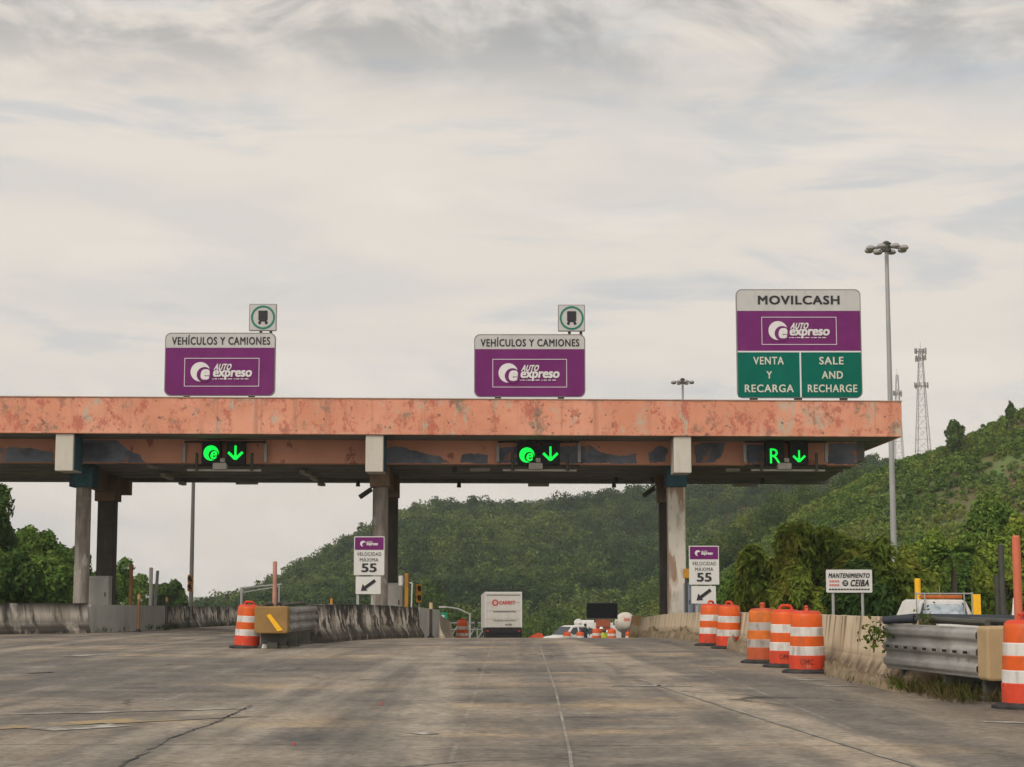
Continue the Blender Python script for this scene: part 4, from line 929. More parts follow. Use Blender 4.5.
# ------------------------------------------------------------------ speed signs
def speed_sign(x0, x1, ytop, Y, label, posts):
    xc = (x0 + x1) / 2; yb = 611; x = Xp(xc, Y); root = thing('speed_limit_sign', label, 'road sign', (x, Y, Zp(yb, Y)), group='speed limit signs beside the columns'); sg = Sg(root, xc, yb, Y)
    h = 39
    mb = MB(); sg.rr(mb, x0, ytop, x1, ytop + h, .8, 0, .04); mb.build('panel', WHT, root)
    mb = MB(); sg.rr(mb, x0 + .9, ytop + .9, x1 - .9, ytop + 13.5, .3, -.012, .01); mb.build('purple_band', PURP, root)
    c = xc
    mb = MB(); sg.disc(mb, c - 6.2, ytop + 7.4, 2.9, -.02, 0)
    sg.tx(mb, 'AUTO', c - 3, ytop + 4.9, c + 3.5, ytop + 6.8, -.018, .04, .3); sg.tx(mb, 'expreso', c - 3.2, ytop + 6.8, c + 9, ytop + 10, -.018, .05, .12)
    e = mb.build('logo', LOGOW, root)
    mb = MB(); sg.disc(mb, c - 4.8, ytop + 8.3, 2.2, -.03, -.018); mb.build('logo_inner', PURP, e)
    mb = MB(); sg.tx(mb, 'VELOCIDAD', x0 + 3, ytop + 16, x1 - 3, ytop + 19.6, -.016, .0); sg.tx(mb, 'MÁXIMA', x0 + 6, ytop + 20.8, x1 - 6, ytop + 25.4, -.016, .0)
    sg.tx(mb, '55', x0 + 7.6, ytop + 27.2, x1 - 7.6, ytop + 36, -.016, .025); mb.build('lettering', BLK, root, raw=True)
    ax0, ax1, ay0, ay1 = x0 + 2, x1 - 3.5, ytop + 40.5, ytop + 58
    mb = MB(); sg.rr(mb, ax0, ay0, ax1, ay1, .8, 0, .04); mb.build('arrow_plate', WHT, root)
    mb = MB(); cx, cy = (ax0 + ax1) / 2, (ay0 + ay1) / 2
    sg.line(mb, cx + 7, cy - 5, cx - 3, cy + 2.4, 3.2, -.015, .01)
    mb.prism([(sg.x(cx - 7.2), sg.z(cy + 5.6)), (sg.x(cx - .6), sg.z(cy + 5.2)), (sg.x(cx - 5.4), sg.z(cy - 1.4))], -.017, .012); mb.build('arrow', BLK, root)
    for px in posts:
        mb = MB(); mb.b2((sg.x(px) - .04, .045, -.9), (sg.x(px) + .04, .10, sg.z(ytop + 3))); mb.build('post', POLE, root)
speed_sign(353.5, 384, 536, 55.5, 'white speed sign reading 55 with purple top on the left barrier', (357.5, 372))
speed_sign(689.5, 719.5, 545.5, 55.8, 'white speed sign reading 55 with purple top behind right barrels', (697, 711))

# MANTENIMIENTO sign
Ym = 44; xc = 850; rM = thing('maintenance_sign', 'white MANTENIMIENTO CEIBA sign on two posts before the thicket', 'road sign', W(xc, 617, Ym)); sg = Sg(rM, xc, 617, Ym)
mb = MB(); sg.rr(mb, 827, 569.5, 873, 592.5, 1.2, 0, .04); mb.build('panel', WHT, rM)
mb = MB(); sg.tx(mb, 'MANTENIMIENTO', 829, 573, 871, 577.8, -.012, .03, .2); sg.tx(mb, 'CEIBA', 850.5, 579.5, 870.8, 586.3, -.012, .035, .2)
sg.disc(mb, 846, 583, 3, -.012, 0); 
for k in range(14): sg.rr(mb, 829.5 + k * 2.95, 588.6, 831.7 + k * 2.95, 589.9, 0, -.012, 0)
mb.build('lettering', BLK, rM)
mb = MB(); sg.rr(mb, 844.4, 581.6, 847.8, 582.4, 0, -.016, 0); sg.rr(mb, 844.2, 583.6, 847.4, 584.3, 0, -.016, 0); mb.build('emblem_lines', WHT, rM)
mb = MB()
for k in range(4): sg.rr(mb, 830 + k * 2.6, 580.2, 832 + k * 2.6, 582, 0, -.012, 0); sg.rr(mb, 830 + k * 2.6, 584, 832 + k * 2.6, 585.8, 0, -.012, 0)
mb.build('red_lettering', M('faded_red', (.5, .17, .14), .6), rM)
for px in (834, 863.5):
    mb = MB(); mb.tube((sg.x(px), .07, -1.2), (sg.x(px), .07, sg.z(573)), .035, .035, 8); mb.build('post', POLE, rM)

# ------------------------------------------------------------------ island equipment
def cabinet(x0, x1, y0, y1, Y, mat, label):
    x = Xp((x0 + x1) / 2, Y); w = (x1 - x0) * Y / F; z0 = rz(x, Y); zt = Zp(y0, Y)
    root = thing('equipment_cabinet', label, 'cabinet', (x, Y, z0)); H = zt - z0
    mb = MB(); mb.b2((-w / 2, -w * .4, .0), (w / 2, w * .4, H)); b = mb.build('housing', mat, root, bevel=.02)
    mb = MB(); mb.b2((-w / 2 + .05, -w * .4 - .015, H * .3), (w / 2 - .05, -w * .4 + .005, H - .08)); d = mb.build('door', mat, root, bevel=.006)
    mb = MB(); mb.b2((w / 2 - .14, -w * .4 - .04, H * .62), (w / 2 - .1, -w * .4 - .012, H * .7)); mb.build('handle', DKSTEEL, d)
cabinet(387.5, 402.5, 583, 612, 66, GREYC, 'grey equipment cabinet beside the middle columns')
cabinet(90.5, 110, 576, 604, 65.5, GREYC, 'grey concrete-coloured cabinet between the left columns')
cabinet(684, 692.5, 583, 616, 63, M('cabinet_bluegrey', (.2, .23, .27), .6, .1), 'narrow blue-grey cabinet beside the right white column')
cabinet(692.5, 716, 603, 616, 63.5, M('cabinet_grey', (.24, .25, .26), .6, .1), 'wide low grey cabinet below the right arrow plate')
def small_signal(px, ytop, ybase, Y, label):
    x = Xp(px, Y); z0 = rz(x, Y); zt = Zp(ytop, Y); root = thing('traffic_signal', label, 'traffic signal', (x, Y, z0)); root.scale = (.72, 1, 1); h = zt - z0
    mb = MB(); mb.tube((0, .1, 0), (0, .1, h - .1), .065, .06, 10); mb.build('post', POLE, root, smooth=True)
    mb = MB(); mb.b2((-.14, -.12, h - .7), (.14, .12, h - .36)); mb.b2((-.14, -.12, h - .35), (.14, .12, h - .02)); mb.build('housing', YEL, root, bevel=.03)
    for z in (h - .53, h - .19):
        mb = MB(); mb.tube((.03, -.15, z), (.03, -.118, z), .105, .105, 14); l = mb.build('lens', M('dark_lens', (.045, .008, .006), .3, .1), root)
        mb = MB()
        for k in range(9):
            a0, a1 = math.pi * k / 9, math.pi * (k + 1) / 9
            mb.add([(.03 + .125 * math.cos(a), y, z + .125 * math.sin(a)) for a in (a0, a1) for y in (-.34, -.12)], [(0, 1, 3, 2)])
        mb.build('visor', YEL, l)
small_signal(190, 574.5, 604, 75, 'small yellow two-lamp signal on short post by the tall dark pole')
small_signal(419, 583.5, 612, 66, 'small yellow two-lamp signal on short post above pale end block')
# yellow reader post with white gooseneck
x = Xp(406.5, 64); z0 = rz(x, 64); rt = thing('reader_post', 'yellow-topped card reader post with white side pieces by middle cabinet', 'post', (x, 64, z0)); h = Zp(573, 64) - z0
mb = MB(); mb.b2((-.07, -.07, 0), (.07, .07, h * .48)); mb.build('post', DKSTEEL, rt)
mb = MB(); mb.b2((-.065, -.07, h * .48), (.065, .07, h)); mb.build('yellow_sleeve', M('sleeve_brown_yellow', (.34, .16, .025), .6, .3, 5), rt, bevel=.01)
mb = MB(); mb.tube((-.2, -.05, h - .45), (-.2, -.02, h - .1), .09, .09, 10); mb.path([(.1, 0, h - .35), (.2, 0, h - .35), (.17, 0, .9)], .025, 8); mb.build('white_fitting', WHT, rt, smooth=True)
x = Xp(686.5, 62.5); rt = thing('yellow_fitting_post', 'small yellow-topped post hidden between white column and right speed sign', 'post', (x, 62.5, rz(x, 62.5)))
mb = MB(); mb.tube((0, 0, 0), (0, 0, 2.1), .05, .05, 8); mb.build('post', DKSTEEL, rt); mb = MB(); mb.b2((-.1, -.08, 2.1), (.1, .08, 2.42)); mb.build('yellow_box', YEL, rt, bevel=.01)
# pipe frame on left lane
x0, x1 = Xp(241.5, 62), Xp(279, 62); z0 = rz(x0, 62); g = thing('pipe_frame', 'thin grey pipe frame reaching right above the leftmost barrel', 'pipe frame', (x0, 62, z0))
hz = Zp(588, 62) - z0
mb = MB(); mb.tube((0, 0, 0), (0, 0, hz), .05, .05, 8); mb.build('upright', POLE, g)
mb = MB(); mb.tube((-.05, 0, hz), (x1 - x0 + .1, 0, hz + .13), .03, .03, 8); mb.tube((0, 0, hz - .16), (x1 - x0, 0, hz + .05), .02, .02, 8); mb.tube((x1 - x0, 0, 0), (x1 - x0, 0, hz + .13), .03, .03, 8); mb.build('arm', POLE, g)

# ------------------------------------------------------------------ masts, poles, towers
def mast(px, Y, ytop, headpx, label, r):
    x = Xp(px, Y, ytop + 40); zb = tz(x, Y); H = Zp(ytop, Y) - zb; root = thing('high_mast_light', label, 'light mast', (x, Y, zb)); k = headpx * Y / F / 2
    mb = MB(); mb.tube((0, 0, -.5), (0, 0, H - .15), r, r * .55, 16); mb.build('pole', POLE, root, smooth=True)
    mb = MB(); mb.tube((0, 0, H - .55), (0, 0, H - .1), .28, .22, 14); mb.tube((0, 0, H - .1), (0, 0, H + .05), .3, .1, 14)
    for q in range(8): a = q * math.pi / 4 + .3; mb.tube((0, 0, H - .3), (math.cos(a) * k * .8, math.sin(a) * k * .8, H - .35), .035, .035, 6)
    mb.build('ring', DKSTEEL, root)
    for q in range(8):
        a = q * math.pi / 4 + .3; cx, cy = math.cos(a) * k * .82, math.sin(a) * k * .82
        mb = MB(); mb.lathe([(.10, .16), (.2, .12), (.27, .0), (.26, -.05)], 12, c=(cx, cy, H - .42)); lm = mb.build('floodlight', M('lamp_shell', (.28, .26, .25), .5, .1), root, smooth=True)
        mb = MB(); mb.lathe([(.24, -.06), (.17, -.12), (.05, -.14)], 12, c=(cx, cy, H - .42)); mb.build('lens', M('lamp_lens', (.35, .33, .30), .3, .1), lm, smooth=True)
mast(887.3, 100, 242, 44, 'tall grey high-mast floodlight pole right of the MOVILCASH sign', .2)
mast(683, 185, 378.5, 24, 'distant floodlight cluster peeking above the roof left of MOVILCASH sign', .2)
x = Xp(191, 98); zb = tz(x, 98); rp = thing('lamp_pole', 'thin dark tall pole rising behind roof between left lanes', 'pole', (x, 98, zb))
mb = MB(); mb.tube((0, 0, -.4), (0, 0, 11), .13, .08, 10); mb.build('pole', M('dark_pole', (.1, .095, .09), .6, .1), rp, smooth=True)
mb = MB(); mb.tube((0, 0, -.1), (0, 0, .35), .22, .22, 10); mb.build('foot', POLE, rp)
mb = MB(); mb.path([(0, 0, 10.9), (1.2, 0, 11.3), (2.0, 0, 11.35)], .04, 8); mb.box((2.3, 0, 11.33), (.7, .25, .14)); mb.build('lamp_arm', POLE, rp)
TW = M('tower_steel', (.2, .19, .185), .6, .1)
def tower(px, Y, ytop, wb, wt, plats, label):
    x = Xp(px, Y, ytop + 60); zb = tz(x, Y); H = Zp(ytop, Y) - zb; root = thing('lattice_tower', label, 'tower', (x, Y, zb)); mb = MB(); n = 14
    cr = [(-1, -1), (1, -1), (1, 1), (-1, 1)]
    def P(i, t): w = wb + (wt - wb) * t; return Vector((cr[i][0] * w, cr[i][1] * w, H * t))
    for i in range(4): mb.tube(P(i, 0), P(i, 1), .15, .1, 6)
    ts = [1 - (1 - k / n) ** 1.0 for k in range(n + 1)]
    for a, b in zip(ts, ts[1:]):
        for i in range(4):
            j = (i + 1) % 4; mb.tube(P(i, a), P(j, b), .055, .055, 5); mb.tube(P(j, a), P(i, b), .055, .055, 5); mb.tube(P(i, b), P(j, b), .055, .055, 5)
    mb.build('lattice', TW, root)
    for (py, wpx) in plats:
        z = Zp(py, Y) - zb; r = wpx * Y / F / 2; mb = MB()
        for i in range(4): mb.tube((cr[i][0] * r, cr[i][1] * r * .5, z), (cr[(i + 1) % 4][0] * r, cr[(i + 1) % 4][1] * r * .5, z), .12, .12, 5)
        p = mb.build('platform', TW, root)
        for k in range(9):
            a = k * .7; mb = MB(); mb.box((math.cos(a) * r, math.sin(a) * r, z + random.uniform(-.3, .6)), (.45, .3, 2.2), a); mb.build('antenna', TW, p)
    mb = MB(); mb.tube((0, 0, H - .5), (0, 0, H + 3), .1, .05, 5); mb.build('mast_tip', TW, root)
tower(922, 700, 349, 3.6, .6, ((351.5, 11), (358.5, 10), (386, 13)), 'tall pale lattice phone tower beyond the hill, nearer the right edge')
tower(898.5, 820, 375, 3.2, .45, ((394, 8),), 'thinner lattice tower right beside the grey light mast')
mb = MB()
# street lamp and railing past the crest
x = Xp(470, 150); zb = rz(-3.5, 150); rl = thing('street_lamp', 'small grey street lamp with long left arm behind distant barrel', 'street lamp', (x, 150, zb)); h = Zp(613, 150) - zb
mb = MB(); mb.tube((0, 0, -.3), (0, 0, h), .1, .08, 8); mb.build('pole', POLE, rl); mb = MB(); mb.path([(0, 0, h - .1), (-1.0, 0, h + .35), (-2.0, 0, h + .5)], .06, 8); mb.build('arm', POLE, rl)
mb = MB(); mb.box((-2.3, 0, h + .5), (.6, .25, .14)); mb.build('lamp_head', LAMPG, rl)
rg_ = thing('railing', 'pale metal railing with diagonal bracing left of the box truck', 'railing', (Xp(449, 135), 135, rz(-5, 135))); mb = MB(); ln = Xp(486, 135) - Xp(449, 135)
hb = Zp(623, 135) - rz(-5, 135)
for z in (hb, hb * .72): mb.tube((0, 0, z), (ln, 3, z - .05), .05, .05, 6)
mb.build('rail', POLE, rg_)
for k in range(5):
    mb = MB(); t = k / 4; mb.tube((ln * t, 3 * t, 0), (ln * t, 3 * t, hb), .05, .05, 6)
    if k < 4: mb.tube((ln * t, 3 * t, .5), (ln * (t + .25), 3 * (t + .25), hb * .95), .04, .04, 6)
    mb.build('rail_post', POLE, rg_)
xg = Xp(440.5, 95); rgn = thing('green_road_sign', 'small green road sign above the short cream barrier', 'road sign', (xg, 95, rz(-4, 95))); sg = Sg(rgn, 440.5, 650, 95)
zz = rz(-4, 95); sg.yb = HZ + (CAMH - zz) * F / 95
mb = MB(); sg.rr(mb, 433, 611.5, 447.5, 624, .8, 0, .05); mb.build('panel', M('green_far', (.01, .2, .11), .5, .1), rgn)
mb = MB(); sg.rr(mb, 436, 614, 439, 616.5, 0, -.012, 0); sg.rr(mb, 441, 614, 444.5, 616.5, 0, -.012, 0); sg.rr(mb, 435.5, 619, 445, 620, 0, -.012, 0); mb.build('lettering', LOGOW, rgn)
for px in (435.5, 445): mb = MB(); mb.tube((sg.x(px), .08, -.2), (sg.x(px), .08, sg.z(613)), .05, .05, 6); mb.build('post', POLE, rgn)

# ------------------------------------------------------------------ vehicles
RED = M('tail_red', (.4, .02, .015), .3, .1)
def wheel(root, x, y, r, w=.25):
    mb = MB(); mb.tube((x - w / 2, y, r), (x + w / 2, y, r), r, r, 20); t = mb.build('wheel', TYRE, root, bevel=.02)
    mb = MB(); s = 1 if x > 0 else -1; mb.tube((x + s * w * .3, y, r), (x + s * (w / 2 + .01), y, r), r * .6, r * .55, 14); mb.build('rim', STEEL, t)
# box truck, seen from behind
Yt = 117; xt = Xp(503.5, Yt); tr = thing('box_truck', 'white box truck with red lettering driving away over the crest', 'truck', (xt, Yt, rz(xt, Yt)), R(3.2)); tr.rotation_euler.x = -.034
zt = Zp(591.8, Yt) - rz(xt, Yt); zb = Zp(627.5, Yt) - rz(xt, Yt); hw = 1.22
mb = MB(); mb.b2((-hw, 0, zb), (hw, 6.2, zt)); tb = mb.build('cargo_box', M('dirty_truck_white', (.47, .45, .42), .5, .1, 1, layers=[dict(col=(.3, .26, .22), scale=(1, 1, .5), lo=.48, hi=.7, amt=.6)]), tr, bevel=.03)
mb = MB()
for a in ((-hw + .0, -.03, zb, -hw + .1, .02, zt - .12), (hw - .1, -.03, zb, hw, .02, zt - .12), (-hw, -.035, zt - .15, hw, .02, zt)): mb.b2(a[:3], a[3:])
mb.build('door_frame', M('frame_grey_white', (.5, .49, .46), .5, .1), tb, bevel=.01)
mb = MB()
mb.b2((-hw + .12, -.028, zt - .24), (hw - .12, -.002, zt - .2))
for k in (1, 2, 3): z = zb + (zt - zb) * k / 4.3; mb.b2((-hw + .12, -.012, z), (hw - .12, -.001, z + .015))
mb.build('door_joint', M('joint_grey', (.2, .19, .18), .7), tb)
mb = MB(); sgx = lambda f: -hw + 2 * hw * f
text(mb, 'CARRET', sgx(.38), zt - .82, sgx(.82), zt - .58, -.02, .04, .1)
for k in range(20):
    a, b = 2 * math.pi * k / 20, 2 * math.pi * (k + 1) / 20; cx, cz = sgx(.28), zt - .70
    mb.prism([(cx + r * math.cos(t), cz + r * math.sin(t)) for r, t in ((.12, a), (.21, a), (.21, b), (.12, b))], -.02, -.002)
mb.build('red_lettering', M('truck_red', (.45, .04, .03), .5), tb)
mb = MB()
def dashes(mb, x0, x1, z, h):
    x = x0
    while x < x1: w = random.uniform(.05, .1); mb.b2((x, -.02, z), (x + w, -.002, z + h * random.uniform(.8, 1.1))); x += w + random.uniform(.02, .06)
dashes(mb, sgx(.24), sgx(.80), zt - 1.33, .11); dashes(mb, sgx(.24), sgx(.8), zt - 1.9, .07); dashes(mb, sgx(.55), sgx(.72), zb + .12, .14)
mb.build('small_lettering', M('truck_text', (.12, .11, .1), .6), tb)
mb = MB(); mb.b2((-hw + .05, .0, zb - .35), (hw - .05, .12, zb - .03)); mb.b2((-hw + .1, .1, .62), (hw - .1, 6, zb)); mb.b2((-hw + .05, -.08, .48), (hw - .05, .02, .62)); mb.build('underframe', M('underframe_black', (.012, .012, .014), .8, .2), tr)
for s in (-1, 1):
    mb = MB(); mb.b2((s * (hw - .2) - .07, -.03, zb - .26), (s * (hw - .2) + .07, .0, zb - .18)); mb.build('tail_light', RED, tr)
    mb = MB(); mb.b2((s * (hw - .35) - .3, .25, .12), (s * (hw - .35) + .3, .28, .75)); mb.build('mud_flap', RUB, tr)
    for yy in (1.1, 7.4): wheel(tr, s * (hw - .22), yy, .5, .5 if yy < 2 else .28)
mb = MB(); mb.sideprism([(6.35, .6), (8.6, .6), (8.6, 1.55), (8.2, 2.55), (6.35, 2.6)], -1.05, 1.05); cab = mb.build('cab', WPAINT, tr, bevel=.06)
for s in (-1, 1):
    mb = MB(); mb.tube((s * 1.05, 7.9, 1.9), (s * 1.5, 7.8, 1.85), .03, .03, 6); mb.b2((s * 1.5 - .11, 7.72, 1.35), (s * 1.5 + .11, 7.86, 1.95)); mb.build('mirror', BLK, tr, bevel=.02)
# car
def car(loc, rot, label):
    root = thing('white_car', label, 'car', loc, rot); L_, Wd = 4.3, .88
    body = [(0.02, .38), (.0, .62), (.05, .86), (1.05, .98), (L_ - .05, 1.0), (L_, .6), (L_ - .05, .38)]
    mb = MB(); mb.sideprism(body, -Wd, Wd); b = mb.build('body', WPAINT, root, bevel=.07, seg=3)
    g0 = [(1.05, .97), (1.85, 1.66), (2.2, 1.74), (3.75, 1.74), (L_ - .12, 1.5), (L_ - .06, .98)]
    mb = MB(); n = len(g0); vs = [(-Wd + .04 + (z - .97) * .2, y, z) for y, z in g0] + [(Wd - .04 - (z - .97) * .2, y, z) for y, z in g0]
    mb.add(vs, [tuple(range(n)), tuple(range(2 * n - 1, n - 1, -1))] + [(k, k + n, (k + 1) % n + n, (k + 1) % n) for k in range(n)]); mb.build('cabin', WPAINT, root, bevel=.05)
    for s in (-1, 1):
        for q in ([(1.45, 1.06), (1.95, 1.58), (2.35, 1.62), (2.45, 1.06)], [(2.6, 1.06), (2.55, 1.62), (3.35, 1.62), (3.4, 1.06)], [(3.55, 1.08), (3.5, 1.6), (3.95, 1.5), (4.08, 1.1)]):
            mb = MB(); vs = [(s * (Wd - .025 - (z - .97) * .2 + k), y, z) for k in (.0, -.06) for y, z in q]
            mb.add(vs, [(0, 1, 2, 3), (7, 6, 5, 4), (0, 4, 5, 1), (1, 5, 6, 2), (2, 6, 7, 3), (3, 7, 4, 0)]); mb.build('window', GLASS, root)
        mb = MB(); mb.b2((s * Wd * .72 - .17, -.02, .66), (s * Wd * .72 + .17, .06, .82)); mb.build('headlight', M('lamp_clear', (.6, .6, .6), .2), root, bevel=.02)
        mb = MB(); mb.b2((s * Wd * .85 - .1, L_ - .04, .7), (s * Wd * .85 + .1, L_ + .015, .98)); mb.build('tail_light', RED, root)
        mb = MB(); mb.b2((s * (Wd + .08) - .09, 1.45, 1.0), (s * (Wd + .08) + .09, 1.6, 1.15)); mb.build('mirror', WPAINT, root, bevel=.03)
        for yy in (.85, 3.4): wheel(root, s * (Wd - .1), yy, .34, .22)
    mb = MB(); w = Wd - .14
    mb.add([(-w, 1.10, 1.04), (w, 1.10, 1.04), (w - .1, 1.78, 1.63), (-w + .1, 1.78, 1.63), (-w, 1.16, 1.0), (w, 1.16, 1.0), (w - .1, 1.84, 1.59), (-w + .1, 1.84, 1.59)], [(0, 1, 2, 3), (7, 6, 5, 4), (0, 4, 5, 1), (1, 5, 6, 2), (2, 6, 7, 3), (3, 7, 4, 0)])
    ws = mb.build('windscreen', GLASS, root); ws.location = (0, -.03, .03)
    mb = MB(); mb.b2((-.5, -.015, .42), (.5, .05, .6)); mb.build('grille', BLK, root)
    return root
Yv = 140; xv = Xp(544.5, Yv); c = car((xv + .25, Yv - .3, rz(xv, Yv)), R(-52), 'white car seen side-on between box truck and work crew'); c.rotation_euler.x = 0
# arrow board work truck
Yw = 150; xw = Xp(600.5, Yw); zw = rz(xw, Yw); aw = thing('message_board_truck', 'work truck carrying a black message board and orange striped tail', 'truck', (xw, Yw, zw), R(4))
k = Yw / F
mb = MB(); mb.b2((-1.17, -.1, Zp(618.5, Yw) - zw), (1.42, .12, Zp(603, Yw) - zw)); bd = mb.build('message_board', M('board_black', (.006, .006, .008), .9, .2, spec=.05), aw, bevel=.02)
mb = MB(); z1_, z0_ = Zp(603, Yw) - zw, Zp(618.5, Yw) - zw
for a in ((-1.2, z1_ - .02, 1.45, z1_ + .05), (-1.2, z0_ - .05, 1.45, z0_ + .02)): mb.b2((a[0], -.13, a[1]), (a[2], .13, a[3]))
mb.build('board_frame', DKSTEEL, bd)
mb = MB(); mb.tube((-.5, .0, 1.2), (-.5, .0, z0_), .06, .06, 8); mb.tube((.6, 0, 1.2), (.6, 0, z0_), .06, .06, 8); mb.build('board_post', DKSTEEL, aw)
mb = MB(); mb.b2((-1.1, .15, .6), (1.1, 4.2, 1.35)); mb.build('truck_bed', WPAINT, aw, bevel=.03)
mb = MB(); mb.b2((-1.05, 4.3, .5), (1.05, 6.3, 2.55)); mb.build('cab', WPAINT, aw, bevel=.1)
mb = MB(); mb.b2((-.45, -.5, .8), (.75, .0, 2.75)); at = mb.build('tail_panel', M('tail_orange', (.27, .065, .03), .6, .2, 3), aw, bevel=.02)
mb = MB()
for q in range(4): mb.b2((-.4, -.53, 1.0 + q * .36), (.7, -.49, 1.09 + q * .36))
mb.build('stripes', M('stripe_brown', (.10, .035, .02), .6), at)
mb = MB(); mb.b2((.75, -.45, .8), (1.0, .0, 2.5)); mb.b2((-.62, -.45, .8), (-.45, .0, 2.5)); mb.build('side_rail', WPAINT, aw)
for s in (-1, 1):
    for yy in (1.0, 5.2): wheel(aw, s * .95, yy, .42, .3)
# white truck left part behind the dark-clad worker
Yq = 156; xq = Xp(583, Yq); zq = rz(xq, Yq); q_ = thing('utility_truck', 'white utility truck half hidden behind the standing worker', 'truck', (xq, Yq, zq), R(-6))
mb = MB(); mb.b2((-.7, 0, .7), (1.0, 4, 2.45)); mb.build('body', WPAINT, q_, bevel=.08)
mb = MB(); mb.tube((-.45, -.3, 2.3), (-.45, .8, 2.3), .32, .32, 16); mb.tube((-.45, -.3, 1.2), (-.45, -.3, 2.3), .2, .32, 12); mb.build('white_tank', WPAINT, q_, smooth=True)
mb = MB(); mb.b2((.35, -.04, .9), (.95, .02, 2.3)); mb.build('green_panel', M('pale_green', (.30, .42, .36), .6, .1), q_)
mb = MB(); mb.sideprism([(4.1, .6), (6, .6), (6, 1.4), (5.5, 2.3), (4.1, 2.35)], -.8, 1.0); mb.build('cab', WPAINT, q_, bevel=.06)
for s in (-.6, .9):
    for yy in (.9, 5): wheel(q_, s, yy, .42, .28)
# mixer
Yx = 165; xx = Xp(626.5, Yx); zx = rz(xx, Yx); mx_ = thing('mixer_truck', 'concrete mixer truck with a dirty white round drum', 'truck', (xx, Yx, zx), R(2)); zc = Zp(622.5, Yx) - zx
DRUM = M('drum_white', (.52, .48, .42), .6, .12, 1.5, layers=[dict(col=(.33, .26, .2), scale=(1, 1, 1.5), lo=.48, hi=.65, amt=.6)])
mb = MB(); pr = [(.35, -1.1), (.6, -.95), (.8, -.6), (.93, 0), (.97, .8), (.9, 1.8), (.65, 3.0), (.5, 3.4)]
n = 24; vs = [(r * math.cos(2 * math.pi * k / n), y + .8, zc + r * math.sin(2 * math.pi * k / n) - (y * .06)) for r, y in pr for k in range(n)]
fs = [(i * n + k, i * n + (k + 1) % n, (i + 1) * n + (k + 1) % n, (i + 1) * n + k) for i in range(len(pr) - 1) for k in range(n)] + [tuple(range(n)), tuple(range((len(pr) - 1) * n, len(pr) * n))]
mb.add(vs, fs); mb.build('drum', DRUM, mx_, smooth=True)
mb = MB(); mb.b2((-.28, -.33, zc + .15), (.28, -.31, zc + .4)); mb.build('drum_mark', M('faded_red', (.5, .17, .14)), mx_)
mb = MB(); mb.b2((-1.0, .2, .7), (1.0, 6.2, 1.05)); mb.b2((-.5, -.3, .9), (.5, .1, zc - .7)); mb.build('frame', DKSTEEL, mx_)
mb = MB(); mb.b2((-1.1, 5.2, .6), (1.1, 7.0, 2.6)); mb.build('cab', WPAINT, mx_, bevel=.1)
for s in (-1, 1):
    for yy in (1.0, 2.2, 6.2): wheel(mx_, s * .95, yy, .48, .3)
# work pickup on the right
Yp = 52; xp = Xp(965, Yp); zp = rz(xp, Yp); pk = thing('work_pickup', 'white work pickup with orange light bar parked behind the crash cushion', 'pickup', (xp, Yp, zp), R(5))
zr = Zp(600, Yp) - zp
mb = MB(); sec = [(-.93, 1.0), (-.93, 1.15), (-.72, zr - .06), (-.6, zr), (.6, zr), (.72, zr - .06), (.93, 1.15), (.93, 1.0)]
mb.prism(sec, 1.95, 3.7); cb = mb.build('cab', WPAINT, pk, bevel=.05)
mb = MB(); mb.prism([(-.74, 1.14), (.74, 1.14), (.60, zr - .13), (-.60, zr - .13)], 1.92, 1.96); mb.build('rear_window', M('rear_glass_sky_reflection', (.42, .47, .52), .25, .2, 3, layers=[dict(col=(.2, .26, .33), scale=(4, 4, 6), lo=.5, hi=.62, amt=.8)], spec=.6), pk)  # pale blue patches are a sky reflection painted into the glass colour
mb = MB()
for a in ([(-.76, 1.12), (-.70, 1.12), (-.57, zr - .1), (-.63, zr - .1)], [(.76, 1.12), (.70, 1.12), (.57, zr - .1), (.63, zr - .1)]): mb.prism(a, 1.90, 1.965)
mb.build('window_seal', M('seal_blue', (.06, .10, .15), .6), pk)
mb = MB(); mb.b2((-.62, 2.0, zr + .03), (.62, 2.3, zr + .13)); mb.build('light_bar', M('amber_bar', (.52, .13, .025), .4, .2, 6), pk, bevel=.02)
mb = MB()
for x in (-.85, -.6, .62, .86): mb.tube((x, 1.85, .95), (x, 1.85, zr + .22), .022, .022, 8)
mb.tube((-.9, 1.85, zr + .18), (.9, 1.85, zr + .18), .022, .022, 8); mb.tube((-.05, 2.1, zr + .1), (-.05, 2.1, zr + .42), .015, .01, 6); mb.build('rack', POLE, pk)
mb = MB(); mb.b2((.86, 1.7, .9), (1.08, 1.8, zr + .16)); mb.build('yellow_board', YELBRT, pk, bevel=.01)
mb = MB()
for a in ((-.93, -.4, .55, -.85, 1.9, 1.08), (.85, -.4, .55, .93, 1.9, 1.08), (-.93, -.45, .5, .93, -.38, 1.08), (-.85, -.38, .55, .85, 1.9, .62)): mb.b2(a[:3], a[3:])
mb.build('bed', WPAINT, pk, bevel=.02)
mb = MB(); mb.sideprism([(3.7, .5), (5.1, .5), (5.1, .95), (3.7, 1.1)], -.93, .93); mb.build('hood', WPAINT, pk, bevel=.06)
for s in (-1, 1):
    for yy in (.55, 4.2): wheel(pk, s * .82, yy, .38, .25)

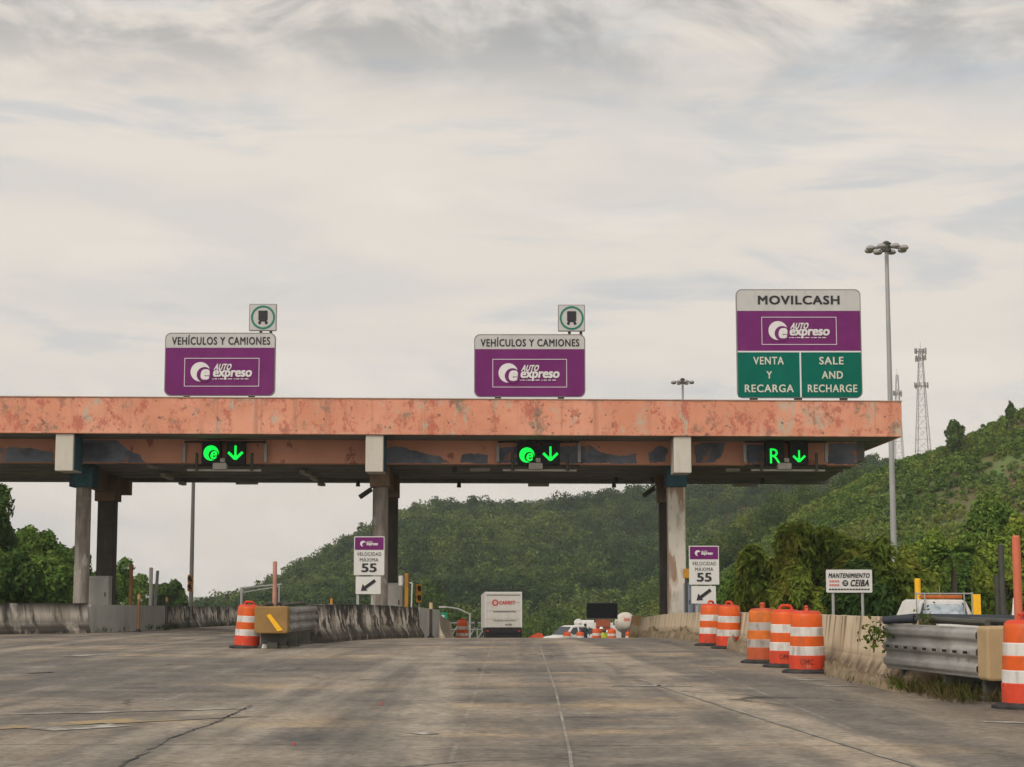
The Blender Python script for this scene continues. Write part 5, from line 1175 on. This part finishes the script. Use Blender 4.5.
# orange netting heap
mb = MB(); gx, gy = 24, 10; xs_ = np.linspace(0, 1, gx)
hv = []
for j in range(gy):
    for i in range(gx):
        t = i / (gx - 1); u = j / (gy - 1); hv.append((-.8 + 1.75 * t, (u - .5) * 1.1, max(0, .1 + 1.15 * t ** .6 * (1 - t ** 9)) * math.sin(math.pi * (.06 + .88 * u)) + random.uniform(-.05, .05)))
mb.add(hv, [(j * gx + i, j * gx + i + 1, (j + 1) * gx + i + 1, (j + 1) * gx + i) for j in range(gy - 1) for i in range(gx - 1)])
xn = Xp(532, 125); tag(mb.build('orange_netting', M('netting_orange', (.72, .10, .03), .7, .25, 6), loc=(xn, 125, rz(xn, 125))), 'heap of bright orange netting between box truck and white car', 'netting')

# ------------------------------------------------------------------ work crew
SKIN = M('skin', (.28, .15, .09), .6, .05); HAIR = M('hair', (.02, .016, .013), .8)
def person(px, Y, label, top, leg, rot=0., helmet=None, vest=None, bend=0., H=1.74):
    x = Xp(px, Y); root = thing('person', label, 'person', (x, Y, rz(x, Y)), rot); s = H / 1.74
    J = {'pel': (0, 0, .95), 'waist': (0, -.01, 1.1), 'chest': (0, -.02 - bend * .2, 1.3 - bend * .05), 'neck': (0, -.03 - bend * .35, 1.47 - bend * .12), 'head0': (0, -.05 - bend * .4, 1.55 - bend * .15), 'head1': (0, -.05 - bend * .42, 1.66 - bend * .16)}
    V = []; E = []; Rd = []
    def add(p, r, par=None): V.append(Vector(p) * s); Rd.append((r[0] * s, r[1] * s)); (E.append((par, len(V) - 1)) if par is not None else None); return len(V) - 1
    pe = add(J['pel'], (.16, .11)); wa = add(J['waist'], (.14, .1), pe); ch = add(J['chest'], (.18, .12), wa); ne = add(J['neck'], (.06, .06), ch)
    h0 = add(J['head0'], (.085, .095), ne); h1 = add(J['head1'], (.085, .1), h0)
    nc = Vector(J['chest'])
    for d in (-1, 1):
        sh = add(nc + Vector((d * .2, 0, .09)), (.06, .06), ch); el = add(nc + Vector((d * .26, -.03, -.18)), (.055, .055), sh); wr = add(nc + Vector((d * .22, -.22, -.36)), (.033, .033), el); add(nc + Vector((d * .2, -.3, -.42)), (.04, .025), wr)
        hp = add((d * .1, 0, .86), (.095, .095), pe); kn = add((d * .12, -.03, .5), (.062, .062), hp); an = add((d * .13, .0, .09), (.042, .042), kn); add((d * .14, -.16, .04), (.045, .035), an)
    me = bpy.data.meshes.new('b'); me.from_pydata(V, E, []); ob = bpy.data.objects.new('b', me); COL.objects.link(ob)
    sk = ob.modifiers.new('s', 'SKIN'); 
    for i, r in enumerate(Rd): me.skin_vertices[0].data[i].radius = r
    me.skin_vertices[0].data[0].use_root = True
    ss = ob.modifiers.new('ss', 'SUBSURF'); ss.levels = 1
    bpy.context.view_layer.update(); m2 = bpy.data.meshes.new_from_object(ob.evaluated_get(bpy.context.evaluated_depsgraph_get()))
    bpy.data.objects.remove(ob); m2.name = 'body'
    for m in (top, leg, SKIN): m2.materials.append(m)
    for p in m2.polygons:
        c = p.center / s; p.use_smooth = True; p.material_index = 1 if c.z < .98 and abs(c.x) < .19 else (2 if c.z > J['neck'][2] + .01 or (abs(c.x) > .16 and c.z < nc.z - .33) else 0)
    bo = bpy.data.objects.new('body', m2); COL.objects.link(bo); bo.parent = root
    hd = Vector(J['head1']) * s
    if helmet:
        mb = MB(); mb.lathe([(.15, .0), (.135, .03), (.125, .09), (.08, .14), (.02, .155)], 16, c=(hd.x, hd.y, hd.z + .0)); mb.build('helmet', helmet, root, smooth=True)
    else:
        mb = MB(); mb.lathe([(.1, -.06), (.105, .02), (.09, .08), (.03, .115)], 14, c=(hd.x, hd.y + .015, hd.z + .0)); mb.build('hair', HAIR, root, smooth=True)
    mb = MB()
    for d in (-1, 1): mb.tube((hd.x + d * .035, hd.y - .1, hd.z - .04), (hd.x + d * .035, hd.y - .088, hd.z - .04), .013, .013, 8)
    mb.build('eyes', BLK, root)
    if vest:
        mb = MB(); c = nc * s; mb.lathe([(.17, -.28), (.19, -.1), (.2, .05), (.13, .13)], 16, c=(0, 0, 0)); o = mb.build('vest', vest, root, smooth=True); o.location = c; o.scale = (1.12, .8, 1)
    return root
NAVY = M('dark_cloth', (.025, .03, .04), .9, .2); JEAN = M('jeans', (.04, .055, .09), .9, .2); GREYCL = M('grey_cloth', (.3, .3, .32), .9, .1)
HELM = M('white_helmet', (.7, .7, .68), .4, .05); VEST = M('yellow_vest', (.42, .5, .04), .7, .1)
person(585, 132, 'person in dark clothes standing beside the white car', NAVY, NAVY, 2.6)
person(598, 136, 'person in grey wearing a white helmet, left of the vested worker', GREYCL, JEAN, 1.2, HELM, None, .5, 1.66)
person(603.5, 134, 'person in a yellow-green vest bending between the distant barrels', VEST, JEAN, .2, None, VEST, .9, 1.6)
person(608.5, 137, 'person in dark top with a white helmet right of the vested worker', NAVY, JEAN, -.8, HELM, None, .4, 1.66)

# small rubbish on the road
for (px, py, sz, m, lb) in ((294, 742, .022, M('litter_red', (.35, .06, .05), .7), 'tiny red scrap lying on the road near the bottom crack'), (381, 703, .028, M('litter_red', (.35, .06, .05)), 'tiny red scrap further along the road crack'), (265, 647.5, .1, M('litter_white', (.5, .49, .46), .7), 'small white rubble piece at the ochre cushion foot')):
    a = G(px, py); mb = MB(); pts = [(random.uniform(.6, 1) * math.cos(t) * sz, random.uniform(.6, 1) * math.sin(t) * sz) for t in np.linspace(0, 6.28, 8)[:-1]]
    mb.add([(x, y, 0.) for x, y in pts] + [(x * .7, y * .7, sz * .9) for x, y in pts], [tuple(range(6, -1, -1)), tuple(range(7, 14))] + [(k, (k + 1) % 7, 7 + (k + 1) % 7, 7 + k) for k in range(7)])
    tag(mb.build('litter', m, loc=(a[0], a[1], rz(*a) + .006)), lb, 'litter')

# ------------------------------------------------------------------ sky, sun, camera
HAZE = .0002
SUN_EL, SUN_AZ = R(36), R(212)      # azimuth clockwise from +Y: behind the viewer, to the left
w = bpy.data.worlds.new('World'); scene.world = w; w.use_nodes = True; nt = w.node_tree; N = nt.nodes; L = nt.links
bg = N['Background']; bg.inputs['Strength'].default_value = 1.0
sky = N.new('ShaderNodeTexSky'); sky.sky_type = 'NISHITA'; sky.sun_disc = False; sky.sun_elevation = SUN_EL; sky.sun_rotation = SUN_AZ
sky.dust_density = 2.0; sky.air_density = 1.0
skm = N.new('ShaderNodeMix'); skm.data_type = 'RGBA'; skm.blend_type = 'MULTIPLY'; skm.inputs['Factor'].default_value = 1; skm.inputs['B'].default_value = (.11, .11, .11, 1)
L.new(sky.outputs[0], skm.inputs['A'])
tc = N.new('ShaderNodeTexCoord'); sp = N.new('ShaderNodeSeparateXYZ'); L.new(tc.outputs['Generated'], sp.inputs[0])
def wn(scale, detail, rough, dist=0., loc=(0, 0, 0)):
    mp = N.new('ShaderNodeMapping'); mp.inputs['Scale'].default_value = scale; mp.inputs['Location'].default_value = loc; L.new(tc.outputs['Generated'], mp.inputs[0])
    n = N.new('ShaderNodeTexNoise'); n.inputs['Scale'].default_value = 1; n.inputs['Detail'].default_value = detail; n.inputs['Roughness'].default_value = rough; n.inputs['Distortion'].default_value = dist
    L.new(mp.outputs[0], n.inputs['Vector']); return n.outputs['Fac']
def wr(v, a, b, c=0., d=1.):
    r = N.new('ShaderNodeMapRange'); r.interpolation_type = 'SMOOTHSTEP'
    for k, q in zip(('From Min', 'From Max', 'To Min', 'To Max'), (a, b, c, d)): r.inputs[k].default_value = q
    L.new(v, r.inputs['Value']); return r.outputs[0]
def wmul(a, b):
    n = N.new('ShaderNodeMath'); n.operation = 'MULTIPLY'; L.new(a, n.inputs[0]); L.new(b, n.inputs[1]); return n.outputs[0]
def wmix(a, col, f):
    x = N.new('ShaderNodeMix'); x.data_type = 'RGBA'; L.new(f, x.inputs['Factor'])
    if isinstance(a, tuple): x.inputs['A'].default_value = (*a, 1)
    else: L.new(a, x.inputs['A'])
    if isinstance(col, tuple): x.inputs['B'].default_value = (*col, 1)
    else: L.new(col, x.inputs['B'])
    return x.outputs['Result']
cl = wmix((.80, .74, .665), (.70, .67, .635), wr(wn((3, 3, 16), 6, .55, .3), .42, .62))           # cream overcast, greyer drifts
cl = wmix(cl, (.58, .60, .62), wmul(wr(wn((5, 5, 24), 8, .58, .6, (3, 1, 7)), .50, .66, 0, .8), wr(sp.outputs['Z'], .02, .12, .3, 1.)))  # blue-grey bands
cl = wmix(cl, (.85, .79, .72), wr(wn((7, 7, 22), 7, .6, .5, (9, 4, 2)), .52, .7, 0, .6))                # brighter wisps
cl = wmix(cl, (.40, .40, .40), wmul(wr(wn((10, 10, 19), 9, .6, .5, (1, 8, 3)),   .38, .62, 0, .9), wr(sp.outputs['Z'], .25, .315)))  # darker cloud base overhead
cl = wmix(cl, (.88, .82, .74), wmul(wr(wn((22, 22, 34), 8, .58, .5, (2, 6, 1)), .50, .60, 0, .4), wr(sp.outputs['Z'], .16, .06)))  # low heaped clouds by the horizon
cl = wmix(cl, skm.outputs['Result'], wr(wn((2, 2, 9), 4, .5, 0, (5, 5, 5)), .6, .85, 0, .3))             # thin places where the blue shows
# the overcast is brightest around the veiled sun, behind the viewer
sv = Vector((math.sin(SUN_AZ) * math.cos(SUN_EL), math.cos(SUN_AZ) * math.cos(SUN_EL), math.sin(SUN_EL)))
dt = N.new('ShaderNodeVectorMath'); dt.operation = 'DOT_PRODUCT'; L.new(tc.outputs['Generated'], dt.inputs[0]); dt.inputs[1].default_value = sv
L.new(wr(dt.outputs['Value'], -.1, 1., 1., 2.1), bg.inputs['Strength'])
L.new(cl, bg.inputs['Color'])
sd = bpy.data.lights.new('sun', 'SUN'); sd.energy = 1.5; sd.angle = R(14); sd.color = (1, .91, .79); so = bpy.data.objects.new('sun', sd); COL.objects.link(so)
v = Vector((math.sin(SUN_AZ) * math.cos(SUN_EL), math.cos(SUN_AZ) * math.cos(SUN_EL), math.sin(SUN_EL))); so.rotation_euler = v.to_track_quat('Z', 'Y').to_euler(); so.location = v * 50
hm = bpy.data.materials.new('haze_air'); hm.use_nodes = True
for n in list(hm.node_tree.nodes):
    if n.type == 'BSDF_PRINCIPLED': hm.node_tree.nodes.remove(n)
pv = hm.node_tree.nodes.new('ShaderNodeVolumePrincipled'); pv.inputs['Color'].default_value = (.93, .94, .95, 1); pv.inputs['Density'].default_value = HAZE; pv.inputs['Anisotropy'].default_value = .1
hm.node_tree.links.new(pv.outputs[0], [n for n in hm.node_tree.nodes if n.type == 'OUTPUT_MATERIAL'][0].inputs['Volume'])
mb = MB(); mb.b2((-1700, -80, -14), (1750, 2600, 112)); stuff(mb.build('haze', hm))
cd = bpy.data.cameras.new('camera'); cd.sensor_width = 36; cd.lens = F / 1024 * 36; cd.clip_start = .1; cd.clip_end = 5000
cam = bpy.data.objects.new('camera', cd); COL.objects.link(cam); cam.location = (0, 0, CAMH); cam.rotation_euler = (R(90) + PITCH, 0, 0); scene.camera = cam
vs_ = scene.view_settings; vs_.view_transform = 'Standard'; vs_.look = 'None'; vs_.exposure = 0; vs_.gamma = 1; vs_.use_curve_mapping = False
scene.cycles.max_bounces = 6; scene.cycles.diffuse_bounces = 3; scene.cycles.transparent_max_bounces = 4
try: scene.cycles.use_denoising = True
except Exception: pass
